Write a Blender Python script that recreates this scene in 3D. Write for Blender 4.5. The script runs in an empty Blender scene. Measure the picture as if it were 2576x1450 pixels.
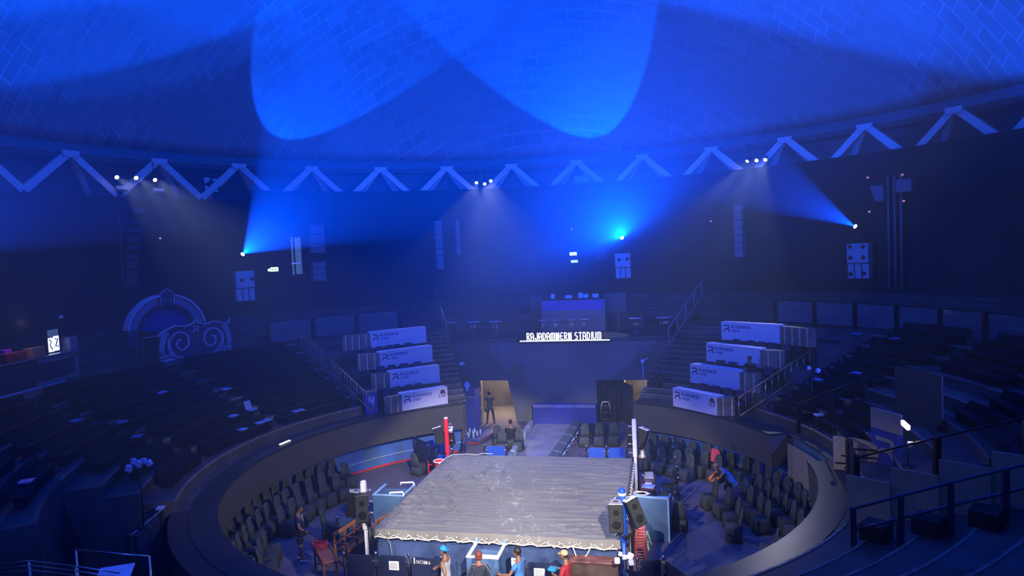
import bpy, bmesh, math, random
from mathutils import Vector, Matrix
random.seed(7)
SC = bpy.context.scene
COL = SC.collection
PI = math.pi
def rad(d): return math.radians(d)

# ------------------------------------------------------------------ camera
CAM = Vector((4.7101, -20.3906, 8.9602)); YAW, PITCH, ROLL, FPX = -0.222183, -0.052193, -0.046087, 1680.27
fw = Vector((math.sin(YAW)*math.cos(PITCH), math.cos(YAW)*math.cos(PITCH), math.sin(PITCH)))
rt = Vector((math.cos(YAW), -math.sin(YAW), 0)); up = rt.cross(fw)
rt2 = rt*math.cos(ROLL)+up*math.sin(ROLL); up2 = -rt*math.sin(ROLL)+up*math.cos(ROLL)
cd = bpy.data.cameras.new('camera'); cam = bpy.data.objects.new('camera', cd); COL.objects.link(cam)
cd.sensor_width = 36; cd.lens = FPX/2576*36; cd.clip_end = 300; cd.clip_start = .1
M4 = Matrix((rt2, up2, -fw)).transposed().to_4x4(); M4.translation = CAM
cam.matrix_world = M4
SC.camera = cam
# ------------------------------------------------------------------ picture settings
vs = SC.view_settings
vs.view_transform = 'Standard'; vs.look = 'None'; vs.gamma = 1; vs.use_curve_mapping = False; vs.exposure = 0.0
SC.cycles.use_denoising = True
SC.cycles.volume_bounces = 0; SC.cycles.max_bounces = 4; SC.cycles.diffuse_bounces = 2; SC.cycles.use_adaptive_sampling = True; SC.cycles.adaptive_threshold = .05
SC.cycles.sample_clamp_indirect = 4
# ------------------------------------------------------------------ world: faint ambient and the stage haze hanging in the hall
w = bpy.data.worlds.new('world'); SC.world = w; w.use_nodes = True
wn = w.node_tree; wn.nodes['Background'].inputs[0].default_value = (.02, .05, .4, 1); wn.nodes['Background'].inputs[1].default_value = .0
vol = wn.nodes.new('ShaderNodeVolumeScatter'); vol.inputs['Color'].default_value = (.62, .78, 1, 1)
vol.inputs['Density'].default_value = .0045; vol.inputs['Anisotropy'].default_value = .55
wn.links.new(vol.outputs[0], wn.nodes['World Output'].inputs['Volume'])
# ------------------------------------------------------------------ lights of the hall
def pol(phi, r, z=0.0):
    a = rad(phi); return Vector((r*math.sin(a), r*math.cos(a), z))
def spot(name, loc, aim, half, power, color, blend=.12, soft=.04):
    l = bpy.data.lights.new(name, 'SPOT'); l.energy = power; l.color = color; l.spot_size = 2*rad(half); l.spot_blend = blend
    l.shadow_soft_size = soft
    o = bpy.data.objects.new(name, l); COL.objects.link(o); o.location = loc
    o.rotation_euler = Vector(aim).to_track_quat('-Z', 'Y').to_euler()
    return o
BLUE = (0.0, .082, 1.0)
BLUE2 = (0.0, .075, 1.0)
BLUE_SPOTS = [  # moving-head lamps on the wall; those behind are unseen, added for the dome's brightness: position, [(aim, half angle, power, colour)]
    (Vector((-18.78, 13.62, 9.53)), [((.845, -.29, .45), 26.5, 76000, BLUE), ((.475, .10, .874), 21.5, 12000, BLUE)]),
    (Vector((2.31, 23.08, 9.53)), [((-.19, -.85, .48), 36, 62000, BLUE), ((-.23, -.325, .918), 25.5, 17000, BLUE)]),
    (Vector((14.78, 17.88, 9.46)), [((-.80, -.43, .417), 16, 68000, BLUE2)]),
    (pol(-97, 23.4, 9.5), [((.93, .10, .36), 20, 40000, BLUE2)]),
    (pol(98, 23.4, 9.5), [((-.86, .1, .50), 22, 30000, BLUE2)]),
    (pol(-160, 23.4, 9.5), [((.5, .6, .65), 26, 38000, BLUE2)]),
    (pol(176, 23.2, 10.6), [((.0, .96, .27), 24, 36000, BLUE2)]),  # unseen flood added to lift the far side of the dome
    (pol(150, 23.4, 9.5), [((-.5, .6, .65), 26, 32000, BLUE2)]),
]
for i, (loc, beams) in enumerate(BLUE_SPOTS):
    for aim, half, power, c in beams:
        a = Vector(aim).normalized(); spot('blue_spot_beam', loc+a*.22, a, half, power, c)
WARM = (1.0, .92, .79)
# clusters of white spots in the truss openings, aimed at the ring (one of them at the runway); the last row is unseen, added to brighten ring and pit: bearing, height, aim, half angle, power
WHITES = [(-68.9, 13.72, (-1.2, -1.2, 1.4), 13, 1900), (-66.6, 13.75, (.3, 0, 1.4), 13, 1900), (-64.3, 13.7, (.5, 1.2, 1.4), 13, 1900),
          (-17.4, 13.72, (-4.2, -1.5, 0), 14, 1900), (-16.1, 13.62, (0, 0, 1.4), 13, 1900), (-15.1, 13.8, (1.5, -2, 1.4), 13, 1900),
          (24.6, 13.75, (-3.4, 11.5, .5), 8, 7000), (25.9, 13.72, (-.4, -.4, 1.4), 13, 1900), (27.1, 13.7, (3.6, -1.5, 0), 14, 1900),
          (160, 13.9, (-.3, .2, 1.4), 10.5, 50000), (-168, 13.9, (.3, 0, 1.4), 11, 22000), (135, 13.9, (-6.6, -.9, .3), 11, 15000), (-150, 13.9, (6.2, .5, .4), 10, 9500)]
for ph, z, aim, half, power in WHITES:
    p = pol(ph, 23.5, z); spot('white_spot_beam', p, Vector(aim)-p, half, power, (.80, .88, 1.0) if power < 7500 and abs(ph) < 80 else WARM, .35, .12)
for ph, aim, half, power in ((-112, (1.5, 13, 3.5), 22, 21000), (112, (-1.5, 13, 3.5), 22, 21000), (178, (-6, 8, 2), 30, 5000)):   # unseen blue washes added at the sides and behind, to fill the entrance end
    p = pol(ph, 23.2, 12.4); spot('blue_fill_beam', p, Vector(aim)-p, half, power, (.05, .115, 1.0), .5, .15)
# ------------------------------------------------------------------ helpers
def at(u, v, z=0.0):
    """world point seen at pixel (u, v) on the horizontal plane z"""
    d = fw+rt2*((u-1288)/FPX)-up2*((v-725)/FPX); return CAM+d*((z-CAM.z)/d.z)
def atc(u, v, R):
    """world point seen at pixel (u, v) on the far side of the vertical cylinder of radius R"""
    d = fw+rt2*((u-1288)/FPX)-up2*((v-725)/FPX)
    A = d.x*d.x+d.y*d.y; B = CAM.x*d.x+CAM.y*d.y; K = CAM.x**2+CAM.y**2-R*R
    return CAM+d*((-B+math.sqrt(B*B-A*K))/A)
def aty(u, v, Y):
    d = fw+rt2*((u-1288)/FPX)-up2*((v-725)/FPX); return CAM+d*((Y-CAM.y)/d.y)
def slopez(r): return 2.41+.368*(r-9.4)
def ats(u, v, dz=0.0):
    """point on the terrace slope"""
    d = fw+rt2*((u-1288)/FPX)-up2*((v-725)/FPX); best = None; t = 4.0
    last = None
    while t < 60:
        p = CAM+d*t; f = p.z-dz-slopez(math.hypot(p.x, p.y))
        if last is not None and last > 0 and f <= 0: best = p
        last = f; t += .03
    return best
def ang(p): return math.degrees(math.atan2(p.x, p.y))
def rr(p): return math.hypot(p.x, p.y)

MATS = {}
def mat(name, col, rough=.6, metal=0.0, var=.12, scale=6.0, bump=0.0, bscale=30.0, emit=None, es=0.0, spec=.35):
    if name in MATS: return MATS[name]
    m = bpy.data.materials.new(name); m.use_nodes = True; n = m.node_tree; b = n.nodes['Principled BSDF']
    b.inputs['Roughness'].default_value = rough; b.inputs['Metallic'].default_value = metal
    b.inputs['Specular IOR Level'].default_value = spec
    tc = n.nodes.new('ShaderNodeTexCoord')
    if var:
        no = n.nodes.new('ShaderNodeTexNoise'); no.inputs['Scale'].default_value = scale; no.inputs['Detail'].default_value = 5
        n.links.new(tc.outputs['Object'], no.inputs['Vector'])
        cr = n.nodes.new('ShaderNodeValToRGB')
        cr.color_ramp.elements[0].color = (*[c*(1-var*1.6) for c in col], 1); cr.color_ramp.elements[1].color = (*[min(1, c*(1+var*1.6)) for c in col], 1)
        cr.color_ramp.elements[0].position = .3; cr.color_ramp.elements[1].position = .7
        n.links.new(no.outputs['Fac'], cr.inputs[0]); n.links.new(cr.outputs[0], b.inputs['Base Color'])
    else: b.inputs['Base Color'].default_value = (*col, 1)
    if bump:
        nb = n.nodes.new('ShaderNodeTexNoise'); nb.inputs['Scale'].default_value = bscale; nb.inputs['Detail'].default_value = 4
        n.links.new(tc.outputs['Object'], nb.inputs['Vector'])
        bp = n.nodes.new('ShaderNodeBump'); bp.inputs['Strength'].default_value = bump; bp.inputs['Distance'].default_value = .05
        n.links.new(nb.outputs['Fac'], bp.inputs['Height']); n.links.new(bp.outputs[0], b.inputs['Normal'])
    if emit:
        b.inputs['Emission Color'].default_value = (*emit, 1); b.inputs['Emission Strength'].default_value = es
    MATS[name] = m; return m

class MB:
    """collects shapes and links them as ONE mesh object"""
    def __init__(s): s.v = []; s.f = []; s.sm = []
    def add(s, vs, fs, smooth=False):
        o = len(s.v); s.v += [Vector(p) for p in vs]; s.f += [tuple(i+o for i in f) for f in fs]; s.sm += [smooth]*len(fs); return s
    def box(s, c, d, rot=0.0, M=None):
        x, y, z = d[0]/2, d[1]/2, d[2]/2
        P = [Vector(p) for p in ((-x,-y,-z),(x,-y,-z),(x,y,-z),(-x,y,-z),(-x,-y,z),(x,-y,z),(x,y,z),(-x,y,z))]
        R = M if M is not None else Matrix.Rotation(rot, 3, 'Z')
        return s.add([R@p+Vector(c) for p in P], [(0,3,2,1),(4,5,6,7),(0,1,5,4),(1,2,6,5),(2,3,7,6),(3,0,4,7)])
    def hexa(s, b, t):
        return s.add(list(b)+list(t), [(0,3,2,1),(4,5,6,7),(0,1,5,4),(1,2,6,5),(2,3,7,6),(3,0,4,7)])
    def rbox(s, c, d, r=.03, rot=0.0, M=None, seg=2):
        bm = bmesh.new(); bmesh.ops.create_cube(bm, size=1)
        for v in bm.verts: v.co = Vector((v.co.x*d[0], v.co.y*d[1], v.co.z*d[2]))
        bmesh.ops.bevel(bm, geom=bm.edges[:], offset=min(r, min(d)*.45), segments=seg, affect='EDGES', profile=.5)
        R = M if M is not None else Matrix.Rotation(rot, 3, 'Z')
        bm.verts.ensure_lookup_table()
        s.add([R@v.co+Vector(c) for v in bm.verts], [tuple(v.index for v in f.verts) for f in bm.faces]); bm.free(); return s
    def tube(s, pts, r, n=8, cap=True):
        pts = [Vector(p) for p in pts]; rs = r if isinstance(r, (list, tuple)) else [r]*len(pts)
        rings = []; prev = None
        for i, p in enumerate(pts):
            a = pts[min(i+1, len(pts)-1)]-pts[max(i-1, 0)]
            if a.length < 1e-9: a = Vector((0, 0, 1))
            a.normalize()
            if prev is None:
                h = Vector((0, 0, 1)) if abs(a.z) < .9 else Vector((1, 0, 0)); x = a.cross(h).normalized()
            else: x = (prev-a*prev.dot(a)); x = x.normalized() if x.length > 1e-6 else a.orthogonal().normalized()
            y = a.cross(x); prev = x
            rings.append([p+(x*math.cos(2*PI*k/n)+y*math.sin(2*PI*k/n))*rs[i] for k in range(n)])
        vs = [q for R in rings for q in R]; fs = []
        for i in range(len(rings)-1):
            for k in range(n): fs.append((i*n+k, i*n+(k+1) % n, (i+1)*n+(k+1) % n, (i+1)*n+k))
        s.add(vs, fs, True)
        if cap:
            o = len(s.v)-len(vs); s.f += [tuple(o+k for k in range(n-1, -1, -1)), tuple(o+(len(rings)-1)*n+k for k in range(n))]; s.sm += [False, False]
        return s
    def lathe(s, c, prof, n=16, M=None):
        c = Vector(c); vs = []; R = M or Matrix.Identity(3)
        for r, z in prof:
            for k in range(n): vs.append(R@Vector((r*math.cos(2*PI*k/n), r*math.sin(2*PI*k/n), z))+c)
        fs = [(i*n+k, i*n+(k+1) % n, (i+1)*n+(k+1) % n, (i+1)*n+k) for i in range(len(prof)-1) for k in range(n)]
        fs += [tuple(range(n-1, -1, -1)), tuple((len(prof)-1)*n+k for k in range(n))]
        return s.add(vs, fs, True)
    def ball(s, c, r, n=10, m=6, sc=(1, 1, 1), M=None):
        vs = []; R = M or Matrix.Identity(3); c = Vector(c)
        for i in range(m+1):
            t = PI*i/m
            for k in range(n):
                a = 2*PI*k/n; rq = max(math.sin(t), .001)
                vs.append(R@Vector((r*sc[0]*rq*math.cos(a), r*sc[1]*rq*math.sin(a), -r*sc[2]*math.cos(t)))+c)
        return s.add(vs, [(i*n+k, i*n+(k+1) % n, (i+1)*n+(k+1) % n, (i+1)*n+k) for i in range(m) for k in range(n)], True)
    def prism(s, poly, z0, z1):
        n = len(poly); vs = [(p[0], p[1], z0) for p in poly]+[(p[0], p[1], z1) for p in poly]
        return s.add(vs, [tuple(range(n-1, -1, -1)), tuple(range(n, 2*n))]+[(k, (k+1) % n, n+(k+1) % n, n+k) for k in range(n)])
    def slab(s, poly3, nrm, t):
        """flat outline (3-D points) given a real thickness t along nrm"""
        n = len(poly3); N = Vector(nrm).normalized()*t; a = [Vector(p) for p in poly3]
        return s.add(a+[p+N for p in a], [tuple(range(n-1, -1, -1)), tuple(range(n, 2*n))]+[(k, (k+1) % n, n+(k+1) % n, n+k) for k in range(n)])
    def sweep(s, prof, phi0, phi1, n, closed_prof=True, smooth=False, ends=True):
        """profile [(r, z)] turned about the hall's axis from phi0 to phi1 (degrees clockwise from +Y)"""
        m = len(prof); vs = []
        for i in range(n+1):
            a = rad(phi0+(phi1-phi0)*i/n)
            for r, z in prof: vs.append((r*math.sin(a), r*math.cos(a), z))
        fs = []
        for i in range(n):
            for k in range(m if closed_prof else m-1):
                k2 = (k+1) % m; fs.append((i*m+k, (i+1)*m+k, (i+1)*m+k2, i*m+k2))
        s.add(vs, fs, smooth)
        if closed_prof and ends and abs(phi1-phi0) < 359.9:
            o = len(s.v)-len(vs); s.f += [tuple(o+k for k in range(m)), tuple(o+n*m+k for k in range(m-1, -1, -1))]; s.sm += [False, False]
        return s
    def stroke(s, pts, wd, org, ex, ey, dep):
        """flat lettering stroke: 2-D polyline pts in the plane org + x*ex + y*ey, ribbon width wd, thickness vector dep"""
        n = len(pts); L = []; Rr = []
        for i, p in enumerate(pts):
            a = Vector(pts[max(i-1, 0)]); b = Vector(pts[min(i+1, n-1)]); d = (b-a); d = d.normalized() if d.length > 1e-9 else Vector((1, 0))
            nn = Vector((-d.y, d.x))*wd/2; q = Vector(p)
            L.append(q+nn); Rr.append(q-nn)
        def W(q): return Vector(org)+Vector(ex)*q.x+Vector(ey)*q.y
        dep = Vector(dep)
        vs = [W(q) for q in L]+[W(q) for q in Rr]; vs += [v+dep for v in vs]; N = 2*n; fs = []
        for i in range(n-1):
            fs += [(i, i+1, n+i+1, n+i), (N+i+1, N+i, N+n+i, N+n+i+1), (i+1, i, N+i, N+i+1), (n+i, n+i+1, N+n+i+1, N+n+i)]
        fs += [(0, n, N+n, N), (n-1, N+n-1, N+2*n-1, 2*n-1)]
        return s.add(vs, fs)
    def build(s, name, m, parent=None, loc=None, rot=None, kind=None, label=None, autosmooth=None):
        me = bpy.data.meshes.new(name); me.from_pydata([tuple(p) for p in s.v], [], s.f)
        me.polygons.foreach_set('use_smooth', s.sm)
        bm = bmesh.new(); bm.from_mesh(me); bmesh.ops.recalc_face_normals(bm, faces=bm.faces[:]); bm.to_mesh(me); bm.free()
        me.update()
        if m: me.materials.append(m)
        o = bpy.data.objects.new(name, me); COL.objects.link(o)
        if parent: o.parent = parent
        if loc is not None: o.location = loc
        if rot is not None: o.rotation_euler = rot
        if kind: o['kind'] = kind
        if label: o['label'] = label
        return o
def tag(o, label, cat, group=None):
    o['label'] = label; o['category'] = cat
    if group: o['group'] = group
    return o
def thing(name, label, cat, loc=(0, 0, 0), rz=0.0, group=None):
    o = bpy.data.objects.new(name, None); COL.objects.link(o); o.location = loc; o.rotation_euler = (0, 0, rz); o.empty_display_size = .1
    return tag(o, label, cat, group)
def dup(root, loc, rz, label=None, group=None, scale=None):
    r = root.copy(); COL.objects.link(r); r.location = loc; r.rotation_euler = (0, 0, rz)
    if scale: r.scale = scale
    if label: r['label'] = label
    if group: r['group'] = group
    for ch in list(root.children):
        c = ch.copy(); COL.objects.link(c); c.parent = r
        for g in list(ch.children):
            d = g.copy(); COL.objects.link(d); d.parent = c
    return r
ORD = ['first', 'second', 'third', 'fourth', 'fifth', 'sixth', 'seventh', 'eighth', 'ninth', 'tenth', 'eleventh', 'twelfth', 'thirteenth', 'fourteenth',
       'fifteenth', 'sixteenth', 'seventeenth', 'eighteenth', 'nineteenth', 'twentieth', 'twenty-first', 'twenty-second', 'twenty-third', 'twenty-fourth', 'twenty-fifth', 'twenty-sixth', 'twenty-seventh', 'twenty-eighth']

# lettering: strokes on a 0..1 grid (x to the right, y up), width factor
def arc(cx, cy, rx, ry, a0, a1, n=7): return [(cx+rx*math.cos(rad(a0+(a1-a0)*i/n)), cy+ry*math.sin(rad(a0+(a1-a0)*i/n))) for i in range(n+1)]
GL = {
    'R': [[(.12, 0), (.12, 1)], [(.12, .95)]+arc(.45, .72, .38, .23, 90, -90)+[(.12, .49)], [(.45, .49), (.85, 0)]],
    'A': [[(.1, 0), (.1, .95), (.3, .97)]+arc(.4, .5, .48, .47, 75, 0)+[(.88, 0)], [(.1, .42), (.88, .42)]],
    'J': [[(.85, 1), (.85, .3)]+arc(.5, .3, .35, .25, 0, -180)],
    'D': [[(.12, 0), (.12, 1)], [(.12, .95)]+arc(.35, .5, .52, .45, 90, -90)+[(.12, .05)]],
    'M': [[(.08, 0), (.08, .9), (.3, .96), (.5, .85), (.5, 0)], [(.5, .85), (.7, .96), (.92, .9), (.92, 0)]],
    'N': [[(.1, 0), (.1, .95), (.35, .9), (.55, .6), (.55, 0)], [(.55, .06), (.9, .06), (.9, 1)]],
    'E': [arc(.6, .5, .5, .46, 55, 305, 12), [(.12, .5), (.8, .5)]],
    'F': [[(.12, 0), (.12, 1)], [(.12, .94), (.85, .94)], [(.12, .5), (.7, .5)]],
    'S': [arc(.5, .73, .34, .23, 40, 270, 8)+arc(.5, .27, .34, .23, 90, -140, 8)],
    'T': [[(.5, 0), (.5, 1)], [(.05, .94), (.95, .94)]],
    'I': [[(.5, 0), (.5, 1)]],
    'U': [[(.1, 1), (.1, .35)]+arc(.5, .35, .4, .31, 180, 360)+[(.9, 1)]],
    'C': [arc(.58, .5, .46, .46, 50, 310, 12)],
    'O': [arc(.5, .5, .4, .46, 0, 360, 14)],
    'L': [[(.12, 1), (.12, .05), (.85, .05)]],
    'X': [[(.08, 0), (.92, 1)], [(.08, 1), (.92, 0)]],
    'G': [arc(.55, .5, .45, .46, 50, 330, 12)+[(.95, .45), (.6, .45)]],
    '6': [[(.75, .95)]+arc(.5, .3, .4, .5, 110, 180, 4)+arc(.5, .28, .36, .25, 180, -180, 12)],
}
WID = {'M': 1.25, 'I': .42, ' ': .55, 'E': 1.05}
def text_mb(txt, org, ex, ey, h, dep, bold=.17, gw=.62, mb=None):
    """lettering from org along ex (unit) with height h; returns the mesh builder and total length"""
    mb = mb or MB(); x = 0.0; ex = Vector(ex).normalized(); ey = Vector(ey).normalized()
    for ch in txt:
        wf = WID.get(ch, 1.0)*gw*h
        for st in GL.get(ch, []):
            mb.stroke([(x+p[0]*wf*.8, p[1]*h) for p in st], bold*h*.62, org, ex, ey, dep)
        x += wf
    return mb, x
# ------------------------------------------------------------------ materials of the place
m_dome = bpy.data.materials.new('dome_boarded_plaster'); m_dome.use_nodes = True
def dome_nodes():
    n = m_dome.node_tree; b = n.nodes['Principled BSDF']; b.inputs['Roughness'].default_value = .85; b.inputs['Specular IOR Level'].default_value = .1
    tc = n.nodes.new('ShaderNodeTexCoord'); mp = n.nodes.new('ShaderNodeMapping'); mp.inputs['Rotation'].default_value = (0, 0, rad(-6))
    n.links.new(tc.outputs['Object'], mp.inputs[0])
    no = n.nodes.new('ShaderNodeTexNoise'); no.inputs['Scale'].default_value = .35; no.inputs['Detail'].default_value = 3
    n.links.new(mp.outputs[0], no.inputs['Vector'])
    mx = n.nodes.new('ShaderNodeVectorMath'); mx.operation = 'MULTIPLY_ADD'; mx.inputs[1].default_value = (.28, .28, 0)
    n.links.new(no.outputs['Color'], mx.inputs[0]); n.links.new(mp.outputs[0], mx.inputs[2])
    br = n.nodes.new('ShaderNodeTexBrick'); br.inputs['Color1'].default_value = (.36, .37, .38, 1); br.inputs['Color2'].default_value = (.47, .48, .49, 1)
    br.inputs['Mortar'].default_value = (.66, .64, .68, 1); br.inputs['Scale'].default_value = 1.0; br.inputs['Mortar Size'].default_value = .03
    br.inputs['Mortar Smooth'].default_value = .6; br.inputs['Brick Width'].default_value = 1.0; br.inputs['Row Height'].default_value = .52; br.offset = .37
    n.links.new(mx.outputs[0], br.inputs['Vector'])
    n2 = n.nodes.new('ShaderNodeTexNoise'); n2.inputs['Scale'].default_value = .18; n2.inputs['Detail'].default_value = 2
    n.links.new(tc.outputs['Object'], n2.inputs['Vector'])
    r2 = n.nodes.new('ShaderNodeValToRGB'); r2.color_ramp.elements[0].position = .38; r2.color_ramp.elements[1].position = .6
    n.links.new(n2.outputs['Fac'], r2.inputs[0])
    mi = n.nodes.new('ShaderNodeMix'); mi.data_type = 'RGBA'; mi.inputs['A'].default_value = (.45, .46, .47, 1)
    n.links.new(r2.outputs[0], mi.inputs['Factor']); n.links.new(br.outputs['Color'], mi.inputs['B'])
    n3 = n.nodes.new('ShaderNodeTexNoise'); n3.inputs['Scale'].default_value = 1.4; n3.inputs['Detail'].default_value = 6
    mp3 = n.nodes.new('ShaderNodeMapping'); mp3.inputs['Scale'].default_value = (.5, 2.2, 1); n.links.new(tc.outputs['Object'], mp3.inputs[0]); n.links.new(mp3.outputs[0], n3.inputs['Vector'])
    m3 = n.nodes.new('ShaderNodeMix'); m3.data_type = 'RGBA'; m3.blend_type = 'MULTIPLY'; m3.inputs['Factor'].default_value = .45
    c3 = n.nodes.new('ShaderNodeValToRGB'); c3.color_ramp.elements[0].color = (.75, .75, .75, 1); c3.color_ramp.elements[0].position = .3; c3.color_ramp.elements[1].position = .6
    n.links.new(n3.outputs['Fac'], c3.inputs[0]); n.links.new(mi.outputs['Result'], m3.inputs['A']); n.links.new(c3.outputs[0], m3.inputs['B'])
    n.links.new(m3.outputs['Result'], b.inputs['Base Color'])
dome_nodes()
m_conc = mat('painted_concrete', (.18, .18, .2), .8, var=.06, scale=2)
m_strut = mat('pale_concrete', (.8, .8, .8), .75, var=.04, scale=3)
m_black = mat('black_wall_paint', (.016, .016, .018), .75, var=.25, scale=.7)
m_fascia = mat('matt_dark_fascia', (.075, .072, .062), .42, var=.05, scale=.5, spec=.3)
m_cap = mat('dark_metal_cap', (.022, .022, .028), .34, 0, var=.15, scale=2, spec=.25)
m_terr = mat('dark_terrace_floor', (.045, .043, .05), .6, var=.3, scale=1.2, bump=.1)
m_nose = mat('worn_step_edge', (.13, .12, .12), .5, var=.4, scale=9)
m_floor = mat('pit_carpet', (.125, .113, .145), .8, var=.12, scale=1.5, bump=.05)
m_pitwall = mat('blue_pit_wall', (.055, .13, .36), .55, var=.1, scale=1.2)
m_red = mat('red_paint', (.62, .03, .03), .5, var=.1)
m_led = mat('dark_screen_surface', (.14, .145, .16), .38, var=.1, scale=.5)
m_stagefloor = mat('walkway_vinyl', (.30, .31, .36), .55, var=.12, scale=1.6)
m_beige = mat('beige_corridor_wall', (.62, .52, .38), .75, var=.06, scale=2)
m_blk = mat('black_plastic', (.012, .012, .014), .45, var=.2)
m_blkmetal = mat('black_metal', (.02, .02, .022), .35, .6, var=.2)
m_chrome = mat('chrome_metal', (.7, .68, .66), .18, 1.0, var=.05)
m_steel = mat('brushed_steel', (.45, .45, .47), .3, 1.0, var=.1)
m_white = mat('white_paint', (.78, .78, .77), .45, var=.04)
m_gold = mat('brass_rail', (.42, .27, .12), .35, .8, var=.15)

# ------------------------------------------------------------------ the hall
RD, ZR, RISE = 24.26, 15.3, 14.0
def ceiling():
    b = MB(); Rs = (RD*RD+RISE*RISE)/(2*RISE); cz = ZR+RISE-Rs; prof = []; t0 = math.asin(RD/Rs); N = 40
    for i in range(N+1):
        t = t0*(1-i/N); prof.append((max(Rs*math.sin(t), .02), cz+Rs*math.cos(t)))
    outer = [(r+.15 if r > .1 else r, z+.3) for r, z in reversed(prof)]
    b.sweep(prof+outer, 0, 360, 128, True, True); return b.build('ceiling', m_dome, kind='structure')
ceiling()
MB().sweep([(24.0, 14.78), (24.26, 15.3), (24.9, 15.3), (24.9, 14.55), (24.3, 14.55)], 0, 360, 144).build('trim_1', m_conc, kind='structure')     # ring beam
MB().sweep([(25.6, 12.2), (25.6, 15.2), (25.9, 15.2), (25.9, 12.2)], 0, 360, 144).build('wall_gallery', m_conc, kind='structure')
MB().sweep([(23.7, 5.0), (23.7, 13.32), (24.05, 13.32), (24.05, 5.0)], -51.2, 200, 140).build('wall_back', m_black, kind='structure')
MB().sweep([(23.7, 5.0), (23.7, 12.72), (25.6, 12.72), (25.6, 5.0)], -160, -51.2, 70).build('wall_left', m_black, kind='structure')
MB().sweep([(24.05, 12.4), (24.05, 12.9), (25.6, 12.9), (25.6, 12.4)], -51.2, 200, 140).build('trim_2', m_conc, kind='structure')                  # gallery floor behind the openings
# pit: floor, blue wall under the ribbon, dark ribbon fascia with its flat cap
PHI_L, PHI_R = -28.2, 22.4        # the pit ring is open towards the entrance between these bearings
def floor():
    b = MB(); n = 96
    b.add([(11.5*math.sin(2*PI*k/n), 11.5*math.cos(2*PI*k/n), 0) for k in range(n)]+[(11.5*math.sin(2*PI*k/n), 11.5*math.cos(2*PI*k/n), -.3) for k in range(n)],
          [tuple(range(n-1, -1, -1)), tuple(range(n, 2*n))]+[(k, (k+1) % n, n+(k+1) % n, n+k) for k in range(n)])
    b.box((-.4, 13.0, -.15), (13.2, 6.0, .299)); b.box((-.4, 17.4, -.15), (11.4, 4.4, .3))
    return b.build('floor', m_floor, kind='structure')
floor()
def pit_open(r, phi): return phi
MB().sweep([(9.62, 0), (9.62, 2.2), (9.75, 2.2), (9.75, 0)], PHI_R, 360+PHI_L, 150).build('wall_pit', m_pitwall, kind='structure')
MB().sweep([(9.56, .0), (9.56, .06), (9.64, .06), (9.64, .0)], PHI_R, 360+PHI_L, 150).build('baseboard_pit', m_red, kind='structure')
MB().sweep([(9.5, .42), (9.5, .47), (9.63, .47), (9.63, .42)], PHI_R, 360+PHI_L, 150).build('trim_3', mat('pale_blue_ledge', (.2, .3, .5), .5), kind='structure')
# the ribbon has a gate opening on the right (bearing 68 to 86)
for a0, a1, nm in ((PHI_R, 67.6, 'trim_4'), (86.5, 360+PHI_L, 'trim_5')):
    MB().sweep([(8.8, 1.24), (8.74, 2.34), (9.4, 2.34), (9.4, 2.2), (9.62, 2.2), (9.62, 1.9), (9.0, 1.24)], a0, a1, 160).build(nm, m_fascia, kind='structure')
for a0, a1, nm in ((PHI_R, 67.6, 'trim_6'), (86.5, 360+PHI_L, 'trim_7')):
    MB().sweep([(8.72, 2.34), (8.72, 2.41), (9.42, 2.41), (9.42, 2.34)], a0, a1, 160).build(nm, m_cap, kind='structure')

for a0, a1 in ((104.0, 118.5), (208, 238.5)): MB().sweep([(9.77, 0), (9.77, 2.33), (9.9, 2.33), (9.9, 0)], a0, a1, 20).build('wall_trench', m_black, kind='structure'); MB().sweep([(9.43, 2.22), (9.43, 2.40), (9.9, 2.40), (9.9, 2.34), (9.76, 2.34), (9.76, 2.22)], a0, a1, 20).build('trim_10', m_cap, kind='structure')
# terraces
def stepped(r0, z0, run, rise, n, zb=-.2):
    p = [(r0, zb)]
    r, z = r0, z0
    for k in range(n):
        p += [(r, z), (r+run, z)]; r += run; z += rise
    p.append((r, zb)); return p, r, z
ROW0, RUN, RISE_T, NR = 9.75, .87, .32, 8
prof, r_end, z_end = stepped(ROW0, 2.41+RISE_T, RUN, RISE_T, NR)
prof = [(9.76, 0), (9.76, 2.3), (9.42, 2.3), (9.42, 2.38), (9.75, 2.38)]+prof[1:-1]+[(18.0, prof[-2][1]), (18.0, 0)]
# cross aisle to r = 18, then the upper tier
up_prof, _, _ = stepped(18.0, z_end+.1, .75, .14, 6)
up_prof[-2] = (24.0, up_prof[-2][1]); up_prof[-1] = (24.0, up_prof[-1][1])
def terrace(nm, a0, a1, n):
    MB().sweep(prof, a0, a1, n).build(nm, m_terr, kind='structure')
    MB().sweep(up_prof, a0, a1, n).build(nm, m_terr, kind='structure')
    e = MB()
    for k in range(NR):
        r, z = ROW0+RUN*k, 2.41+RISE_T*(k+1)
        e.sweep([(r-.012, z-.035), (r-.012, z+.012), (r+.05, z+.012), (r+.05, z-.035)], a0, a1, n)
    e.build('trim_8', m_nose, kind='structure')
terrace('floor_terrace', -54.6, -122, 68)
MB().sweep([(12.36, 0)]+[q for q in prof if q[0] > 12.3], -122, -137, 15).build('floor_terrace', m_terr, kind='structure'); MB().sweep(up_prof, -122, -137, 15).build('floor_terrace', m_terr, kind='structure')
terrace('floor_terrace', 55.0, 104.5, 50)
terrace('floor_terrace', 118, 152, 34)
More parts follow.
